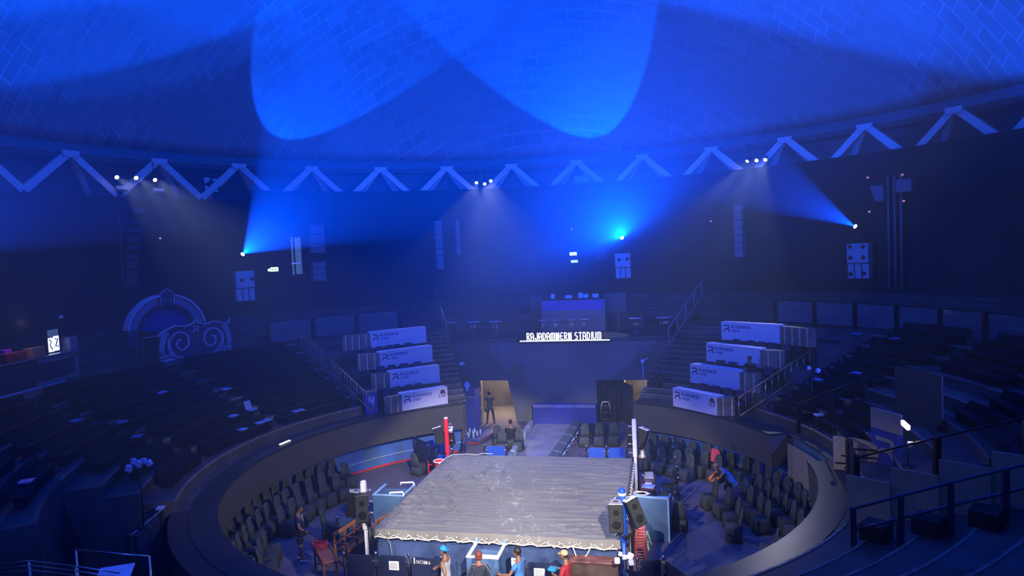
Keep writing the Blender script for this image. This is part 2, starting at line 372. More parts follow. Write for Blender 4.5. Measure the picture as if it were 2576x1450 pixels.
# desk platforms either side of the entrance (tiers of 0.78 m) and the aisle stairs beside the stage
DR, DZ = 1.27, .785
def tiers(a0, a1, nm):
    p = [(9.76, 0), (9.76, 2.3), (9.42, 2.3)]
    for k in range(4): p += [(9.42 if k == 0 else 8.95+DR*k, 2.38+DZ*k), (8.95+DR*(k+1), 2.38+DZ*k)]
    p += [(14.03, 4.9), (16.71, 4.9), (18, 4.9), (18, 0)]
    MB().sweep(p, a0, a1, 20).build(nm, m_terr, kind='structure')
    MB().sweep(up_prof, a0, a1, 20).build(nm, m_terr, kind='structure')
tiers(-54.6, -31.6, 'floor_terrace'); tiers(34.2, 55.0, 'floor_terrace')
sp, _, _ = stepped(9.42, 2.38, .37, .185, 15, 0)
def stairs(a0, a1):
    p = [(9.76, 0), (9.76, 2.3), (9.42, 2.3)]+sp[1:-2]+[(18, sp[-3][1]), (18, 0)]
    MB().sweep(p, a0, a1, 10).build('stair_flight', m_terr, kind='structure')
    e = MB()
    for k in range(15):
        r, z = 9.42+.37*k, 2.38+.185*k
        e.sweep([(r-.01, z-.03), (r-.01, z+.01), (r+.04, z+.01), (r+.04, z-.03)], a0, a1, 10)
    e.build('trim_8', m_nose, kind='structure')
    MB().sweep(up_prof, a0, a1, 10).build('floor_terrace', m_terr, kind='structure')
stairs(-31.6, -26.3); stairs(21.6, 34.2)
# ------------------------------------------------------------------ concrete V braces under the dome
def make_brace():
    t = thing('roof_brace', 'x', 'brace', (0, 0, 0), 0)
    hw = 2.13; ap = Vector((0, 0, 1.88)); A = .17
    b = MB(); b.hexa([(-.34, -.2, 1.72), (.34, -.2, 1.72), (.34, .25, 1.72), (-.34, .25, 1.72)], [(-.42, -.2, 2.02), (.42, -.2, 2.02), (.42, .25, 2.02), (-.42, .25, 2.02)])
    b.build('cap', m_strut, t)
    for s in (-1, 1):
        def leg(foot, name, m, wdt, dep):
            a = Vector((s*.12, .02, 1.86)); f = Vector(foot); d = (f-a).normalized(); side = Vector((0, 1, 0)).cross(d).normalized()*wdt; dp = Vector((0, 1, 0))*dep
            q = MB(); q.hexa([a-side-dp, a+side-dp, a+side+dp, a-side+dp], [f-side-dp, f+side-dp, f+side+dp, f-side+dp]); q.build(name, m, t)
        leg((s*hw, 0, 0), 'leg', m_strut, .17, .15)
        leg((s*1.5, 1.45, .05), 'rear_leg', m_strut, .17, .15)
    return t
b0 = make_brace(); AP = [-11.69+10.31*k for k in range(-7, 9)]
for i, ph in enumerate(AP):
    lab = 'pale concrete V-shaped brace under the dome rim, %s from the left end of the row' % ORD[i]
    if i == 0: b0.location = pol(ph, 24.06, 12.86); b0.rotation_euler = (0, 0, -rad(ph)); b0['label'] = lab; b0['group'] = 'V braces under the dome rim'; first = b0
    else: dup(b0, pol(ph, 24.06, 12.86), -rad(ph), lab)
# ------------------------------------------------------------------ lamps
m_lensb = mat('blue_lamp_lens', (.2, .4, 1), .2, var=0, emit=(.12, .35, 1.0), es=30)
m_lensw = mat('warm_lamp_lens', (1, .95, .9), .2, var=0, emit=(1, .9, .75), es=22)
HN = ['on the far wall at the left above an exit sign', 'in the middle of the far wall over the lettering', 'on the right part of the far wall',
      'far left on the wall above the bar', 'far right on the wall', 'behind on the left wall', 'behind on the right wall']
for i, (loc, beams) in enumerate(BLUE_SPOTS):
    if i > 2: continue
    a = Vector(beams[0][0]).normalized(); ph = math.degrees(math.atan2(loc.x, loc.y))
    t = thing('moving_head_lamp', 'stage lamp glowing blue '+HN[i], 'stage lamp', loc, 0, 'moving-head lamps on the wall')
    q = a.to_track_quat('Z', 'Y').to_matrix()
    b = MB(); b.lathe((0, 0, 0), [(.1, -.22), (.15, -.1), (.16, .1), (.13, .16)], 14, q); b.build('lamp_head', m_blk, t)
    b = MB(); b.lathe(a*.16, [(.115, 0), (.1, .025), (.04, .04)], 14, q); b.build('lens', m_lensb, t)
    o = Vector((math.sin(rad(ph)), math.cos(rad(ph)), 0)); tn = Vector((o.y, -o.x, 0))
    b = MB(); R3 = Matrix.Rotation(-rad(ph), 3, 'Z')
    b.box(o*.12+Vector((0, 0, -.34)), (.3, .3, .16), M=R3)
    b.build('lamp_base', m_blk, t)
    for s in (-1, 1):
        b = MB(); b.box(tn*.19*s+o*.02+Vector((0, 0, -.13)), (.04, .12, .36), M=R3); b.build('yoke_arm', m_blk, t)
    b = MB(); b.box(o*.2+Vector((0, 0, -.34)), (.1, .12, .08), M=R3); b.build('wall_bracket', m_blk, t)
WN = ['left cluster under the second brace', 'middle cluster over the left doorway', 'right cluster over the right stairs']
for i, (ph, z, aim, half, power) in enumerate(WHITES[:9]):
    p = pol(ph, 23.62, z); a = (Vector(aim)-p).normalized(); q = a.to_track_quat('Z', 'Y').to_matrix()
    t = thing('ring_spotlight', 'white spotlight, %s from left in the %s' % (ORD[i % 3], WN[i//3]), 'spotlight', p, 0, 'white spotlights over the ring')
    b = MB(); b.lathe(a*-.12, [(.07, -.26), (.1, -.2), (.11, .1), (.12, .14)], 12, q); b.build('lamp_body', m_blk, t)
    b = MB(); b.lathe(a*.03, [(.1, 0), (.09, .02), (.03, .03)], 12, q); b.build('lens', m_lensw, t)
    b = MB(); b.tube([a*-.1, a*-.1+Vector((0, 0, .3)), a*-.1+Vector((0, 0, .9))], .02, 6); b.build('hanger', m_blkmetal, t)
# small gear standing in the brace openings
def gear(u, v, wdt, hgt, label, m, R=24.4, name='equipment_case'):
    p = atc(u, v, R); b = MB(); b.rbox((0, 0, 0), (wdt, .4, hgt), .03); tag(b.build(name, m, None, p, (0, 0, -rad(ang(p)))), label, 'case')
m_flood = mat('pale_lamp_housing', (.6, .62, .7), .4)
def flood(u, v, lab):
    p = atc(u, v, 23.9); t = thing('floodlight', lab, 'floodlight', p, -rad(ang(p)), 'floodlights on the wall ledge')
    b = MB(); b.rbox((0, 0, 0), (.55, .2, .22), .02, M=Matrix.Rotation(-.5, 3, 'X')); b.build('lamp_housing', m_flood, t)
    b = MB(); b.box((0, .12, -.2), (.3, .06, .3)); b.build('bracket', m_blkmetal, t)
flood(306, 475, 'small pale floodlight on the wall ledge left under the left spotlights'); flood(398, 480, 'small pale floodlight on the wall ledge right under the left spotlights')
t = thing('poster_board', 'black and white painted board standing in the third brace opening from the left', 'board', atc(532, 466, 24.3), -rad(ang(atc(532, 466, 24.3))))
b = MB(); b.rbox((0, 0, 0), (.95, .12, .98), .03); b.build('panel', m_blk, t)
b = MB()
for P in ([(-.42, .4), (-.1, .42), (-.1, .25), (-.4, .05)], [(.02, .35), (.4, .4), (.38, .05), (.2, .12)], [(-.4, -.05), (-.24, -.05), (-.1, -.4), (-.4, -.42)], [(.05, -.1), (.2, -.05), (.36, -.4), (.1, -.38)]):
    b.slab([(x, -.062, z) for x, z in P], (0, -1, 0), .008)
b.build('white_marks', m_white, t)
gear(1466, 456, 1.1, .75, 'blue-lit equipment case with small gear in the ninth brace opening', m_flood, 24.6)
# ------------------------------------------------------------------ things hung on the far wall
m_spk = mat('pale_speaker_paint', (.42, .46, .55), .5, var=.08, scale=5)
m_spk2 = mat('grey_speaker_paint', (.16, .17, .21), .5, var=.1, scale=5)
def wallspk(u, v, wdt, hgt, ports, lab):
    p = atc(u, v, 23.25); t = thing('wall_loudspeaker', lab, 'loudspeaker', p, -rad(ang(p)), 'pale loudspeakers on the far wall')
    h1 = hgt*.56
    b = MB(); b.rbox((0, 0, hgt/2-h1/2), (wdt, .55, h1), .04); b.build('upper_cabinet', m_spk, t)
    b = MB(); h2 = hgt-h1-.03
    b.rbox((0, .03, -hgt/2+h2/2), (wdt*.97, .48, h2), .03); b.build('lower_cabinet', m_spk, t)
    for k in range(2):
        b = MB(); b.box((-wdt*.16+k*wdt*.33, -.215, -hgt/2+h2/2), (.05, .03, h2*.96)); b.build('groove', m_blk, t)
    for x, z in ports:
        b = MB(); b.lathe((x*wdt, -.275, z*hgt), [(.11, 0), (.1, .02), (.04, .012)], 12, Matrix.Rotation(PI/2, 3, 'X')); b.build('port', m_blk, t)
    b = MB(); b.box((0, .33, .1), (.5, .2, .3)); b.build('wall_bracket', m_blkmetal, t)
wallspk(614, 720, 1.06, 1.72, [(-.2, .2), (.36, .22)], 'pale blue-lit loudspeaker with two round ports, below the left blue lamp')
wallspk(1568, 669, .98, 1.6, [(-.22, .25), (.32, .27)], 'pale blue-lit loudspeaker on the far wall below the middle blue lamp')
wallspk(2163, 657, 1.12, 1.85, [(-.34, .42), (.26, .4), (-.32, .1), (.26, .1), (-.34, -.36), (.26, -.34)], 'pale blue-lit loudspeaker with six round ports, below the right blue lamp')
def array(u, v0, v1, wdt, n, lab, m, R=23.0, curve=0.0, dep=.5):
    a, b_ = atc(u, v0, R), atc(u, v1, R); h = a.z-b_.z; t = thing('loudspeaker_array', lab, 'loudspeaker', (a.x, a.y, b_.z), -rad(ang(a)), 'hanging loudspeaker arrays')
    for k in range(n):
        z = h*(k+.5)/n; y = -curve*((k/(n-1))**2 if n > 1 else 0)
        b = MB(); b.rbox((0, y, z), (wdt, dep, h/n*.95), .03, M=Matrix.Rotation(-curve*.5*k/max(n-1, 1), 3, 'X')); b.build('cabinet', m, t)
    for s in (-1, 1):
        b = MB(); b.box((s*(wdt/2+.03), 0, h/2), (.035, .1, h*1.02)); b.build('side_rail', m_spk2, t)
    b = MB(); b.tube([(0, 0, h), (0, -.0, h+.12)], .03, 6); b.box((0, 0, h+.04), (wdt*.8, .2, .06)); b.build('hanging_frame', m_blkmetal, t)
array(794, 566, 638, .86, 3, 'upper blue-grey hanging loudspeaker array right of the left exit sign', m_spk2)
array(800, 660, 708, .78, 3, 'lower blue-grey loudspeaker array hanging right of the left exit sign', m_spk2)
array(1101, 556, 678, .42, 7, 'tall narrow loudspeaker array hanging below the middle spotlights, left one of two', m_spk2)
array(1149, 556, 640, .2, 5, 'tall narrow loudspeaker array hanging below the middle spotlights, right one of two', m_spk2)
array(1858, 516, 648, .5, 7, 'tall loudspeaker array hanging below the right spotlights', m_spk2)
array(1512, 600, 655, .55, 3, 'dark loudspeaker array hanging left of the middle blue lamp', mat('dark_speaker_paint', (.05, .055, .07), .5))
array(313, 532, 722, .55, 9, 'long curved loudspeaker array hanging high at the left', mat('dark_speaker_paint', (.05, .055, .07), .5), 22.6, 1.1)
m_dbox = mat('grey_box_paint', (.2, .2, .24), .5)
p = atc(2278, 467, 23.3); b = MB(); b.rbox((0, 0, 0), (.75, .4, .65), .03); tag(b.build('junction_box', m_dbox, None, p, (0, 0, -rad(ang(p)))), 'grey square box on the far right wall above the right loudspeaker', 'box')
p = atc(2212, 487, 23.3); b = MB(); b.hexa([(-.1, -.2, -.4), (.3, -.2, -.4), (.3, .2, -.4), (-.1, .2, -.4)], [(-.4, -.2, .4), (.3, -.2, .4), (.3, .2, .4), (-.4, .2, .4)]); tag(b.build('horn_lamp', m_dbox, None, p, (0, 0, -rad(ang(p)))), 'dark wedge-shaped lamp housing on the right wall', 'lamp')
for i, u in enumerate((2236, 2252, 2268)):
    p = atc(u, 600, 23.45); b = MB(); b.tube([(0, 0, -2.6), (0, 0, 3.2)], .06, 8); tag(b.build('pipe', m_dbox, None, p), 'vertical grey pipe on the right wall, %s of three from the left' % ORD[i], 'pipe', 'pipes on the right wall')
# exit signs and the lit passage on the left
m_exit = mat('exit_sign_glow', (.6, .9, .5), .4, var=0, emit=(.55, 1.0, .45), es=3.2)
m_exit2 = mat('yellow_sign_glow', (.8, .9, .3), .4, var=0, emit=(.6, .85, .18), es=1.0)
m_mark = mat('dark_green_mark', (.02, .15, .06), .5, var=0)
def exitsign(u, v, wdt, hgt, m, lab, marks=True, R=23.2):
    p = atc(u, v, R); t = thing('exit_sign', lab, 'sign', p, -rad(ang(p)))
    b = MB(); b.rbox((0, .05, 0), (wdt+.06, .1, hgt+.06), .03); b.build('case', m_blk, t)
    b = MB(); b.rbox((0, -.01, 0), (wdt, .03, hgt), .02); b.build('lit_face', m, t)
    if marks:
        b = MB()
        for k in range(4): b.box((-wdt*.3+k*wdt*.2, -.028, -.01), (wdt*.1, .008, hgt*.4))
        b.build('pictogram', m_mark, t)
exitsign(690, 678, .46, .24, m_exit, 'glowing green exit sign low on the far wall at the left'); exitsign(1442, 639, .46, .2, m_exit, 'glowing green exit sign on the far wall above a yellow sign')
exitsign(1445, 658, .46, .17, m_exit2, 'glowing yellow-green sign under the right exit sign', False)
p = atc(677, 680, 23.2); b = MB(); b.ball((0, 0, 0), .08); tag(b.build('indicator_lamp', m_exit, None, p), 'small round lamp left of the left exit sign', 'lamp')
b = MB()
p = atc(745, 640, 23.3); t = thing('passage_door', 'narrow greenish-lit door opening right of the left exit sign', 'door', p, -rad(ang(p)))
mgl = mat('greenish_glow_leaf', (.25, .35, .3), .4, var=.2, emit=(.3, .5, .4), es=.12)  # door leaves given a faint glow of their own for the passage light
for x, wd_, hh in ((-.22, .1, 2.3), (.12, .36, 2.2)):
    b = MB(); b.box((x, 0, -.1), (wd_, .08, hh)); b.build('door_leaf', mgl, t)
b = MB(); b.box((-.1, -.06, -.55), (.5, .1, .06)); b.build('push_bar', m_steel, t)
for i, (u, v) in enumerate(((732, 606), (1438, 577), (1789, 557), (322, 600), (402, 600), (2184, 447), (2188, 533), (2271, 440), (2275, 506))):
    p = atc(u, v, 23.55); b = MB(); b.lathe((0, 0, 0), [(.05, 0), (.05, .1), (.03, .14)], 8, Matrix.Rotation(PI/2, 3, 'X')); m_tiny = mat('standby_light', (.6, .4, .5), .3, var=0, emit=(.8, .35, .55), es=.5)
    tag(b.build('standby_lamp', m_tiny, None, p, (0, 0, -rad(ang(p)))), 'tiny pinkish standby light on the far wall, %s of nine' % ORD[i], 'lamp', 'standby lights on the wall')
# ------------------------------------------------------------------ entrance front, doors and corridors
Y0 = 13.9; XL, XR, ZT = -6.5, 5.5, 4.36
def entrance():
    b = MB(); b.box(((XL+XR)/2, Y0+.15, (2.2+ZT)/2), (XR-XL, .3, ZT-2.2))
    b.slab([(XL, Y0, 0), (-5.0, Y0, 0), (-5.0, Y0, 2.2), (XL, Y0, 2.2)], (0, 1, 0), .3)
    b.slab([(-3.1, Y0, 0), (-2.1, Y0, 0), (-2.1, Y0, 2.2), (-3.5, Y0, 2.2)], (0, 1, 0), .3)
    b.box((-.45, Y0+.15, 1.1), (3.3, .3, 2.2))
    b.slab([(4.55, Y0, 0), (XR, Y0, 0), (XR, Y0, 2.2), (4.55, Y0, 2.2)], (0, 1, 0), .3)
    b.build('wall_entrance', m_led, kind='structure')
    b = MB(); b.box(((XL+XR)/2, 15.95, ZT-.06), (XR-XL, 4.1, .12)); b.build('floor_deck', m_terr, kind='structure')
    for x0, x1, nm in ((XL-.0, -2.9, 'a'), (2.0, XR, 'b')):
        for z in (ZT-.05, ZT+.04):
            q = MB(); q.box(((x0+x1)/2, Y0-.02, z), (x1-x0, .05, .03)); q.build('trim_9', m_dbox, kind='structure')
    # corridor behind each doorway
    for x0, x1 in ((-6.0, -2.4), (2.4, 5.6)):
        q = MB(); q.box(((x0+x1)/2, 18.0, 1.35), (x1-x0, .15, 2.7)); q.box((x0, 16.1, 1.35), (.12, 3.8, 2.7)); q.box((x1, 16.1, 1.35), (.12, 3.8, 2.7)); q.build('wall_corridor', m_beige, kind='structure')
        q = MB(); q.box(((x0+x1)/2, 16.15, 2.72), (x1-x0, 3.6, .1)); q.build('ceiling_corridor', m_beige, kind='structure')
    MB().sweep([(18.0, 0)]+up_prof[1:], -26.3, 21.6, 24).build('floor_terrace', m_terr, kind='structure')
    for s, r0 in ((-25.9, 15.6), (21.2, 14.9)):
        MB().sweep([(r0, 0), (r0, 4.36), (18.0, 5.3), (18.0, 0)], s-.4, s+.4, 2).build('wall_stair', m_black, kind='structure')
entrance()
for i, x in enumerate((-4.15, 3.5)):
    l = bpy.data.lights.new('corridor_lamp', 'POINT'); l.energy = 330; l.color = (1, .78, .5); l.shadow_soft_size = .12; o = bpy.data.objects.new('corridor_lamp', l); COL.objects.link(o); o.location = (x, 15.6, 2.3)
    t = thing('ring_ceiling_light', 'oval ring ceiling light glowing in the %s corridor doorway' % ('left', 'right')[i], 'ceiling light', (x, 15.7, 2.56))
    b = MB(); n = 24; b.tube([(.75*math.cos(2*PI*k/n), .45*math.sin(2*PI*k/n), 0) for k in range(n+1)], .05, 6); b.build('ring', m_blkmetal, t)
    b = MB(); b.ball((-.35, 0, -.03), .09, sc=(1.4, 1, .6)); b.build('bulb', mat('warm_bulb', (1, .9, .7), .3, var=0, emit=(1, .82, .55), es=8), t)
    b = MB(); b.tube([(.0, 0, .0), (0, 0, .11)], .02, 6); b.box((0, 0, .06), (1.45, .05, .03)); b.build('ceiling_mount', m_blkmetal, t)
# riser in front of the lit wall, its edge strips, and the walkway
m_riser = mat('deep_blue_screen', (.03, .05, .30), .4, var=.06, scale=.8)
t = thing('stage_riser', 'deep blue riser panel at the head of the walkway under the lettering', 'riser', (-.45, 13.62, 0))
b = MB(); b.box((0, 0, .5), (3.3, .56, 1.0)); b.build('front_panel', m_riser, t)
for k, (x0, x1) in enumerate(((-1.62, -.62), (-.58, .5), (.56, 1.6))):
    for z in (.93, 1.015):
        b = MB(); b.box(((x0+x1)/2, -.285, z), (x1-x0, .04, .03)); b.build('edge_strip', mat('lavender_strip', (.5, .5, .75), .4), t)
b = MB(); b.prism([(-1.75, 3.6), (-.45, 3.6), (-.05, 13.33), (-2.0, 13.33)], 0, .035); o = b.build('walkway', m_stagefloor); tag(o, 'pale grey walkway running from the entrance to the ring', 'walkway')
# drape and door leaf right of the riser
m_drape = mat('black_drape', (.02, .022, .035), .85, var=.3, scale=3)
b = MB(); pts = [(1.22+1.4*k/24, Y0+.05+.05*math.sin(k*1.5)) for k in range(25)]
b.add([(x, y, 0.02) for x, y in pts]+[(x, y, 2.2) for x, y in pts]+[(x, y+.04, 0.02) for x, y in pts]+[(x, y+.04, 2.2) for x, y in pts],
      [(k, k+1, 25+k+1, 25+k) for k in range(24)]+[(50+k+1, 50+k, 75+k, 75+k+1) for k in range(24)]+[(0, 25, 75, 50), (24, 74, 99, 49)])
tag(b.build('drape', m_drape), 'dark floor-length drape right of the stage riser', 'curtain')
t = thing('door', 'dark door leaf standing open with a steel edge by the right doorway', 'door', (2.62, 13.9, 0), rad(-62))
b = MB(); b.box((.45, 0, 1.05), (.9, .06, 2.1)); b.build('leaf', m_drape, t); b = MB(); b.box((.92, 0, 1.05), (.05, .08, 2.1)); b.build('steel_edge', m_steel, t)
b = MB(); b.tube([(.8, -.05, .95), (.8, -.12, .95), (.8, -.12, 1.15), (.8, -.05, 1.15)], .015, 6); b.build('door_handle', m_chrome, t)
# glowing letters on the parapet
m_sign = mat('white_letter_glow', (1, 1, 1), .4, var=0, emit=(1, .97, .92), es=2.6)
m_signglow = mat('sign_light_strip', (1, 1, 1), .4, var=0, emit=(.85, .95, 1.0), es=1.0)
def sign():
    a = aty(1325, 857, Y0-.12); e = aty(1515, 855.5, Y0-.12); L = e.x-a.x; h = .385
    t = thing('stadium_lettering', 'glowing white letters reading RAJADAMNERN STADIUM on the parapet', 'sign', (a.x, Y0-.12, a.z))
    _, l0 = text_mb('RAJADAMNERN STADIUM', (0, 0, 0), (1, 0, 0), (0, 0, 1), h, (0, .08, 0))
    gw = .62*L/l0; x = 0
    for ch in 'RAJADAMNERN STADIUM':
        mb, l = text_mb(ch, (x, 0, 0), (1, 0, 0), (0, 0, 1), h, (0, .08, 0), .15, gw)
        if ch != ' ': mb.build('letter', m_sign, t)
        x += l
    b = MB(); b.box((L/2, .03, -.045), (L+.75, .14, .05)); b.build('light_strip', m_signglow, t)
    b = MB(); b.box((L/2, .03, -.1), (L+.9, .14, .06)); b.build('ledge', m_blkmetal, t)
sign()
# deck furniture: rail posts, round tables, bar booth
m_brown = mat('bronze_post', (.16, .10, .08), .45, .3)
for i, (u, v0, v1) in enumerate(((1176, 762, 792), (1219, 758, 791), (1262, 755, 788), (1305, 752, 786), (1580, 746, 786), (1624, 746, 784), (1670, 745, 782), (1716, 744, 780))):
    p = at(u, v1, ZT); 
    p = Vector((p.x, 17.25, ZT)); b = MB(); b.rbox((0, 0, .47), (.09, .09, .94), .01); b.box((0, 0, .01), (.16, .16, .02))
    tag(b.build('rail_post', m_brown, None, p), 'short bronze post on the upper deck, %s from the left of eight' % ORD[i], 'post', 'bronze posts on the upper deck')
m_ttop = mat('pale_table_top', (.35, .38, .5), .3)
def rtable():
    t = thing('bar_table', 'x', 'table', (0, 0, 0), 0, 'round tables on the upper deck')
    b = MB(); b.lathe((0, 0, .72), [(.4, 0), (.41, .015), (.4, .035), (.02, .036)], 20); b.build('table_top', m_ttop, t)
    for k in range(4):
        b = MB(); x, y = .13*math.cos(PI/4+k*PI/2), .13*math.sin(PI/4+k*PI/2); b.tube([(x, y, .03), (x, y, .72)], .028, 8); b.build('leg', m_steel, t)
    b = MB(); b.lathe((0, 0, 0), [(.26, 0), (.26, .02), (.2, .035)], 16); b.build('base', m_steel, t)
    return t
rt0 = rtable()
RT = [(1211, 801, 'second-row round table at the left end of the upper deck'), (1265, 799, 'round table on the deck left of the lettering'), (1237, 774, 'round table behind the left bronze posts'), (1386, 793, 'round table behind the start of the glowing lettering'),
      (1412, 794, 'small round table with a bottle behind the glowing lettering'), (1452, 792, 'round table with a bag behind the middle of the lettering'), (1477, 795, 'round table behind the end of the glowing lettering'), (1602, 793, 'round table right of the lettering on four steel legs'), (1668, 794, 'round table at the right end of the upper deck'), (1672, 764, 'round table behind the right bronze posts')]
for i, (u, v, lab) in enumerate(RT):
    p = at(u, v, ZT+.75); p.z = ZT; s_ = .62 if i in (3, 4, 5, 6) else 1.0
    if p.y > 16.6: p.y = 16.6
    if i == 9: p = aty(1672, 764, 16.8); p.z = ZT
    if i == 0: rt0.location = p; rt0['label'] = lab
    else:
        d = dup(rt0, p, .3*i, lab); d.scale = (s_, s_, 1)
p = at(1452, 790, ZT+.79); b = MB(); b.rbox((0, 0, .1), (.3, .2, .2), .05); tag(b.build('bag', m_ttop, None, (p.x, p.y, ZT+.757)), 'pale lumpy bag lying on the table behind the lettering', 'bag')
p = at(1411, 791, ZT+.79); b = MB(); b.lathe((0, 0, 0), [(.03, 0), (.035, .1), (.012, .16), (.012, .2)], 8); tag(b.build('bottle', m_ttop, None, (p.x, p.y, ZT+.757)), 'small bottle on the round table behind the lettering', 'bottle')
m_purple = mat('violet_screen', (.09, .06, .30), .4, var=.15, scale=.7)
a, e = aty(1366, 783, 17.4), aty(1518, 781, 17.4); hb = aty(1440, 755, 17.4).z
t = thing('bar_booth', 'bar booth with a violet front panel on the upper deck behind the lettering', 'booth', ((a.x+e.x)/2, 17.5, ZT)); Lb = e.x-a.x
b = MB(); b.box((0, .1, (hb-ZT)/2), (Lb+.2, .55, hb-ZT)); b.build('body', m_led, t)
b = MB(); b.box((0, -.2, (hb+a.z)/2-ZT), (Lb, .05, hb-a.z)); b.build('front_panel', m_purple, t)
b = MB(); b.rbox((0, .12, hb-ZT+.04), (Lb+.1, .62, .06), .01); b.build('counter_top', m_blk, t)
m_pale = mat('pale_blue_plastic', (.35, .45, .7), .4)
for i, (x, w_, h_, nm, lab) in enumerate(((-1.15, .22, .3, 'paper_cup_stack', 'pale cup stack on the left of the bar booth'), (-.25, .4, .2, 'tray', 'pale tray stand on the bar booth counter'), (.45, .26, .32, 'ice_bucket', 'pale bucket on the bar booth, left of a box'), (.75, .3, .24, 'carton', 'pale carton on the bar booth counter'), (1.3, .36, .24, 'monitor', 'small pale screen at the right end of the bar booth'))):
    b = MB(); b.rbox((0, 0, h_/2), (w_, .2, h_), .04); tag(b.build(nm, m_pale, None, ((a.x+e.x)/2+x, 17.6, hb+.071)), lab, nm.split('_')[-1])
for (u0, u1, v, lab) in ((1334, 1366, 746, 'left'), (1518, 1574, 740, 'right')):
    p, q = aty(u0, v, 17.75), aty(u1, v, 17.75); b = MB(); b.box((0, 0, (p.z-5.35)/2), (q.x-p.x, .3, p.z-5.35)); b.box((0, -.02, p.z-5.35+.02), (q.x-p.x+.06, .36, .04)); tag(b.build('side_counter', mat('counter_edge', (.05, .05, .06), .4), None, ((p.x+q.x)/2, 18.0, 5.35)), 'low side counter at the %s of the bar booth' % lab, 'counter')
# ------------------------------------------------------------------ handrails
def railing(pts, hgt, lab, name='stair_rail', m=m_gold, nb=4, r=.028, balus=0, low=.12):
    """rail over the foot points; posts at the foot points; optional balusters between"""
    t = thing(name, lab, 'handrail', (0, 0, 0)); P = [Vector(p) for p in pts]; H = Vector((0, 0, hgt))
    b = MB(); b.tube([p+H for p in P], r, 8); b.build('top_rail', m, t)
    b = MB(); b.tube([p+Vector((0, 0, low)) for p in P], r*.8, 6); b.build('bottom_rail', m, t)
    for p in P: q = MB(); q.tube([p, p+H], r*.9, 8); q.build('post', m, t)
    if balus:
        for i in range(len(P)-1):
            for k in range(1, balus+1):
                p = P[i].lerp(P[i+1], k/(balus+1)); q = MB(); q.tube([p+Vector((0, 0, low)), p+H*.86 if False else p+H], r*.5, 6); q.build('baluster', m, t)
    return t
def tz(r):   # terrace floor height at radius r (regular terraces)
    if r < ROW0: return 2.38
    return 2.41+RISE_T*(int((r-ROW0)/RUN)+1) if r < ROW0+RUN*NR else z_end-RISE_T
railing([pol(-54.2, 8.95+k*1.32, 2.43+.49*k) for k in range(6)], .72, 'brass balustrade climbing the left terrace beside the white desks', balus=4)
railing([pol(54.7, 8.95+k*1.28, 2.43+.5*k) for k in range(4)], .82, 'brass balustrade climbing the right terrace beside the white desks', balus=3)
railing([pol(22.3, 12.9+k*1.2, 4.15+.5*k-.02) for k in range(5)], .9, 'thin steel handrail rising beside the right stairs to the deck', m=m_dbox)
railing([pol(-26.8, 12.9+k*1.2, 4.15+.5*k-.02) for k in range(5)], .9, 'thin handrail rising beside the left stairs to the deck', m=m_brown)
# ------------------------------------------------------------------ white desks in tiers either side of the entrance
m_desk = mat('white_desk_laminate', (.5, .5, .6), .45, var=.03)
m_wood = mat('slatted_wood', (.16, .12, .09), .5, var=.2, scale=4)
m_wood2 = mat('pale_slat', (.42, .34, .27), .45, var=.15)
m_navy = mat('navy_print', (.004, .006, .05), .5, var=0)
m_logo = mat('dark_red_print', (.12, .01, .06), .5, var=0)
def emblem(mb, org, ex, h, dep):
    ey = Vector((0, 0, 1))
    for st in ([(.02, .93), (.68, .93)]+arc(.68, .74, .22, .19, 90, -60, 6)+[(.72, .5)], arc(.5, .0, .46, .46, 178, 60, 8)+[(.8, .38), (1.0, .0)]):
        mb.stroke([(p[0]*h, p[1]*h) for p in st], h*.17, org, ex, ey, dep)
DESKS = {'left': [((1010, 993), (1125, 975), (977, 1000)), ((980, 937), (1105, 921), (937, 942)), ((955, 888), (1087, 871), (898, 892)), ((931, 838), (1071, 824), (863, 844))],
         'right': [((1692, 978), (1803, 1000), (1848, 1000)), ((1735, 918), (1860, 936), (1903, 941)), ((1776, 865), (1912, 880), (1972, 882)), ((1814, 812), (1962, 820), (2037, 827))]}
DESK_INFO = {}
TIERN = ['lowest', 'second lowest', 'second highest', 'highest']
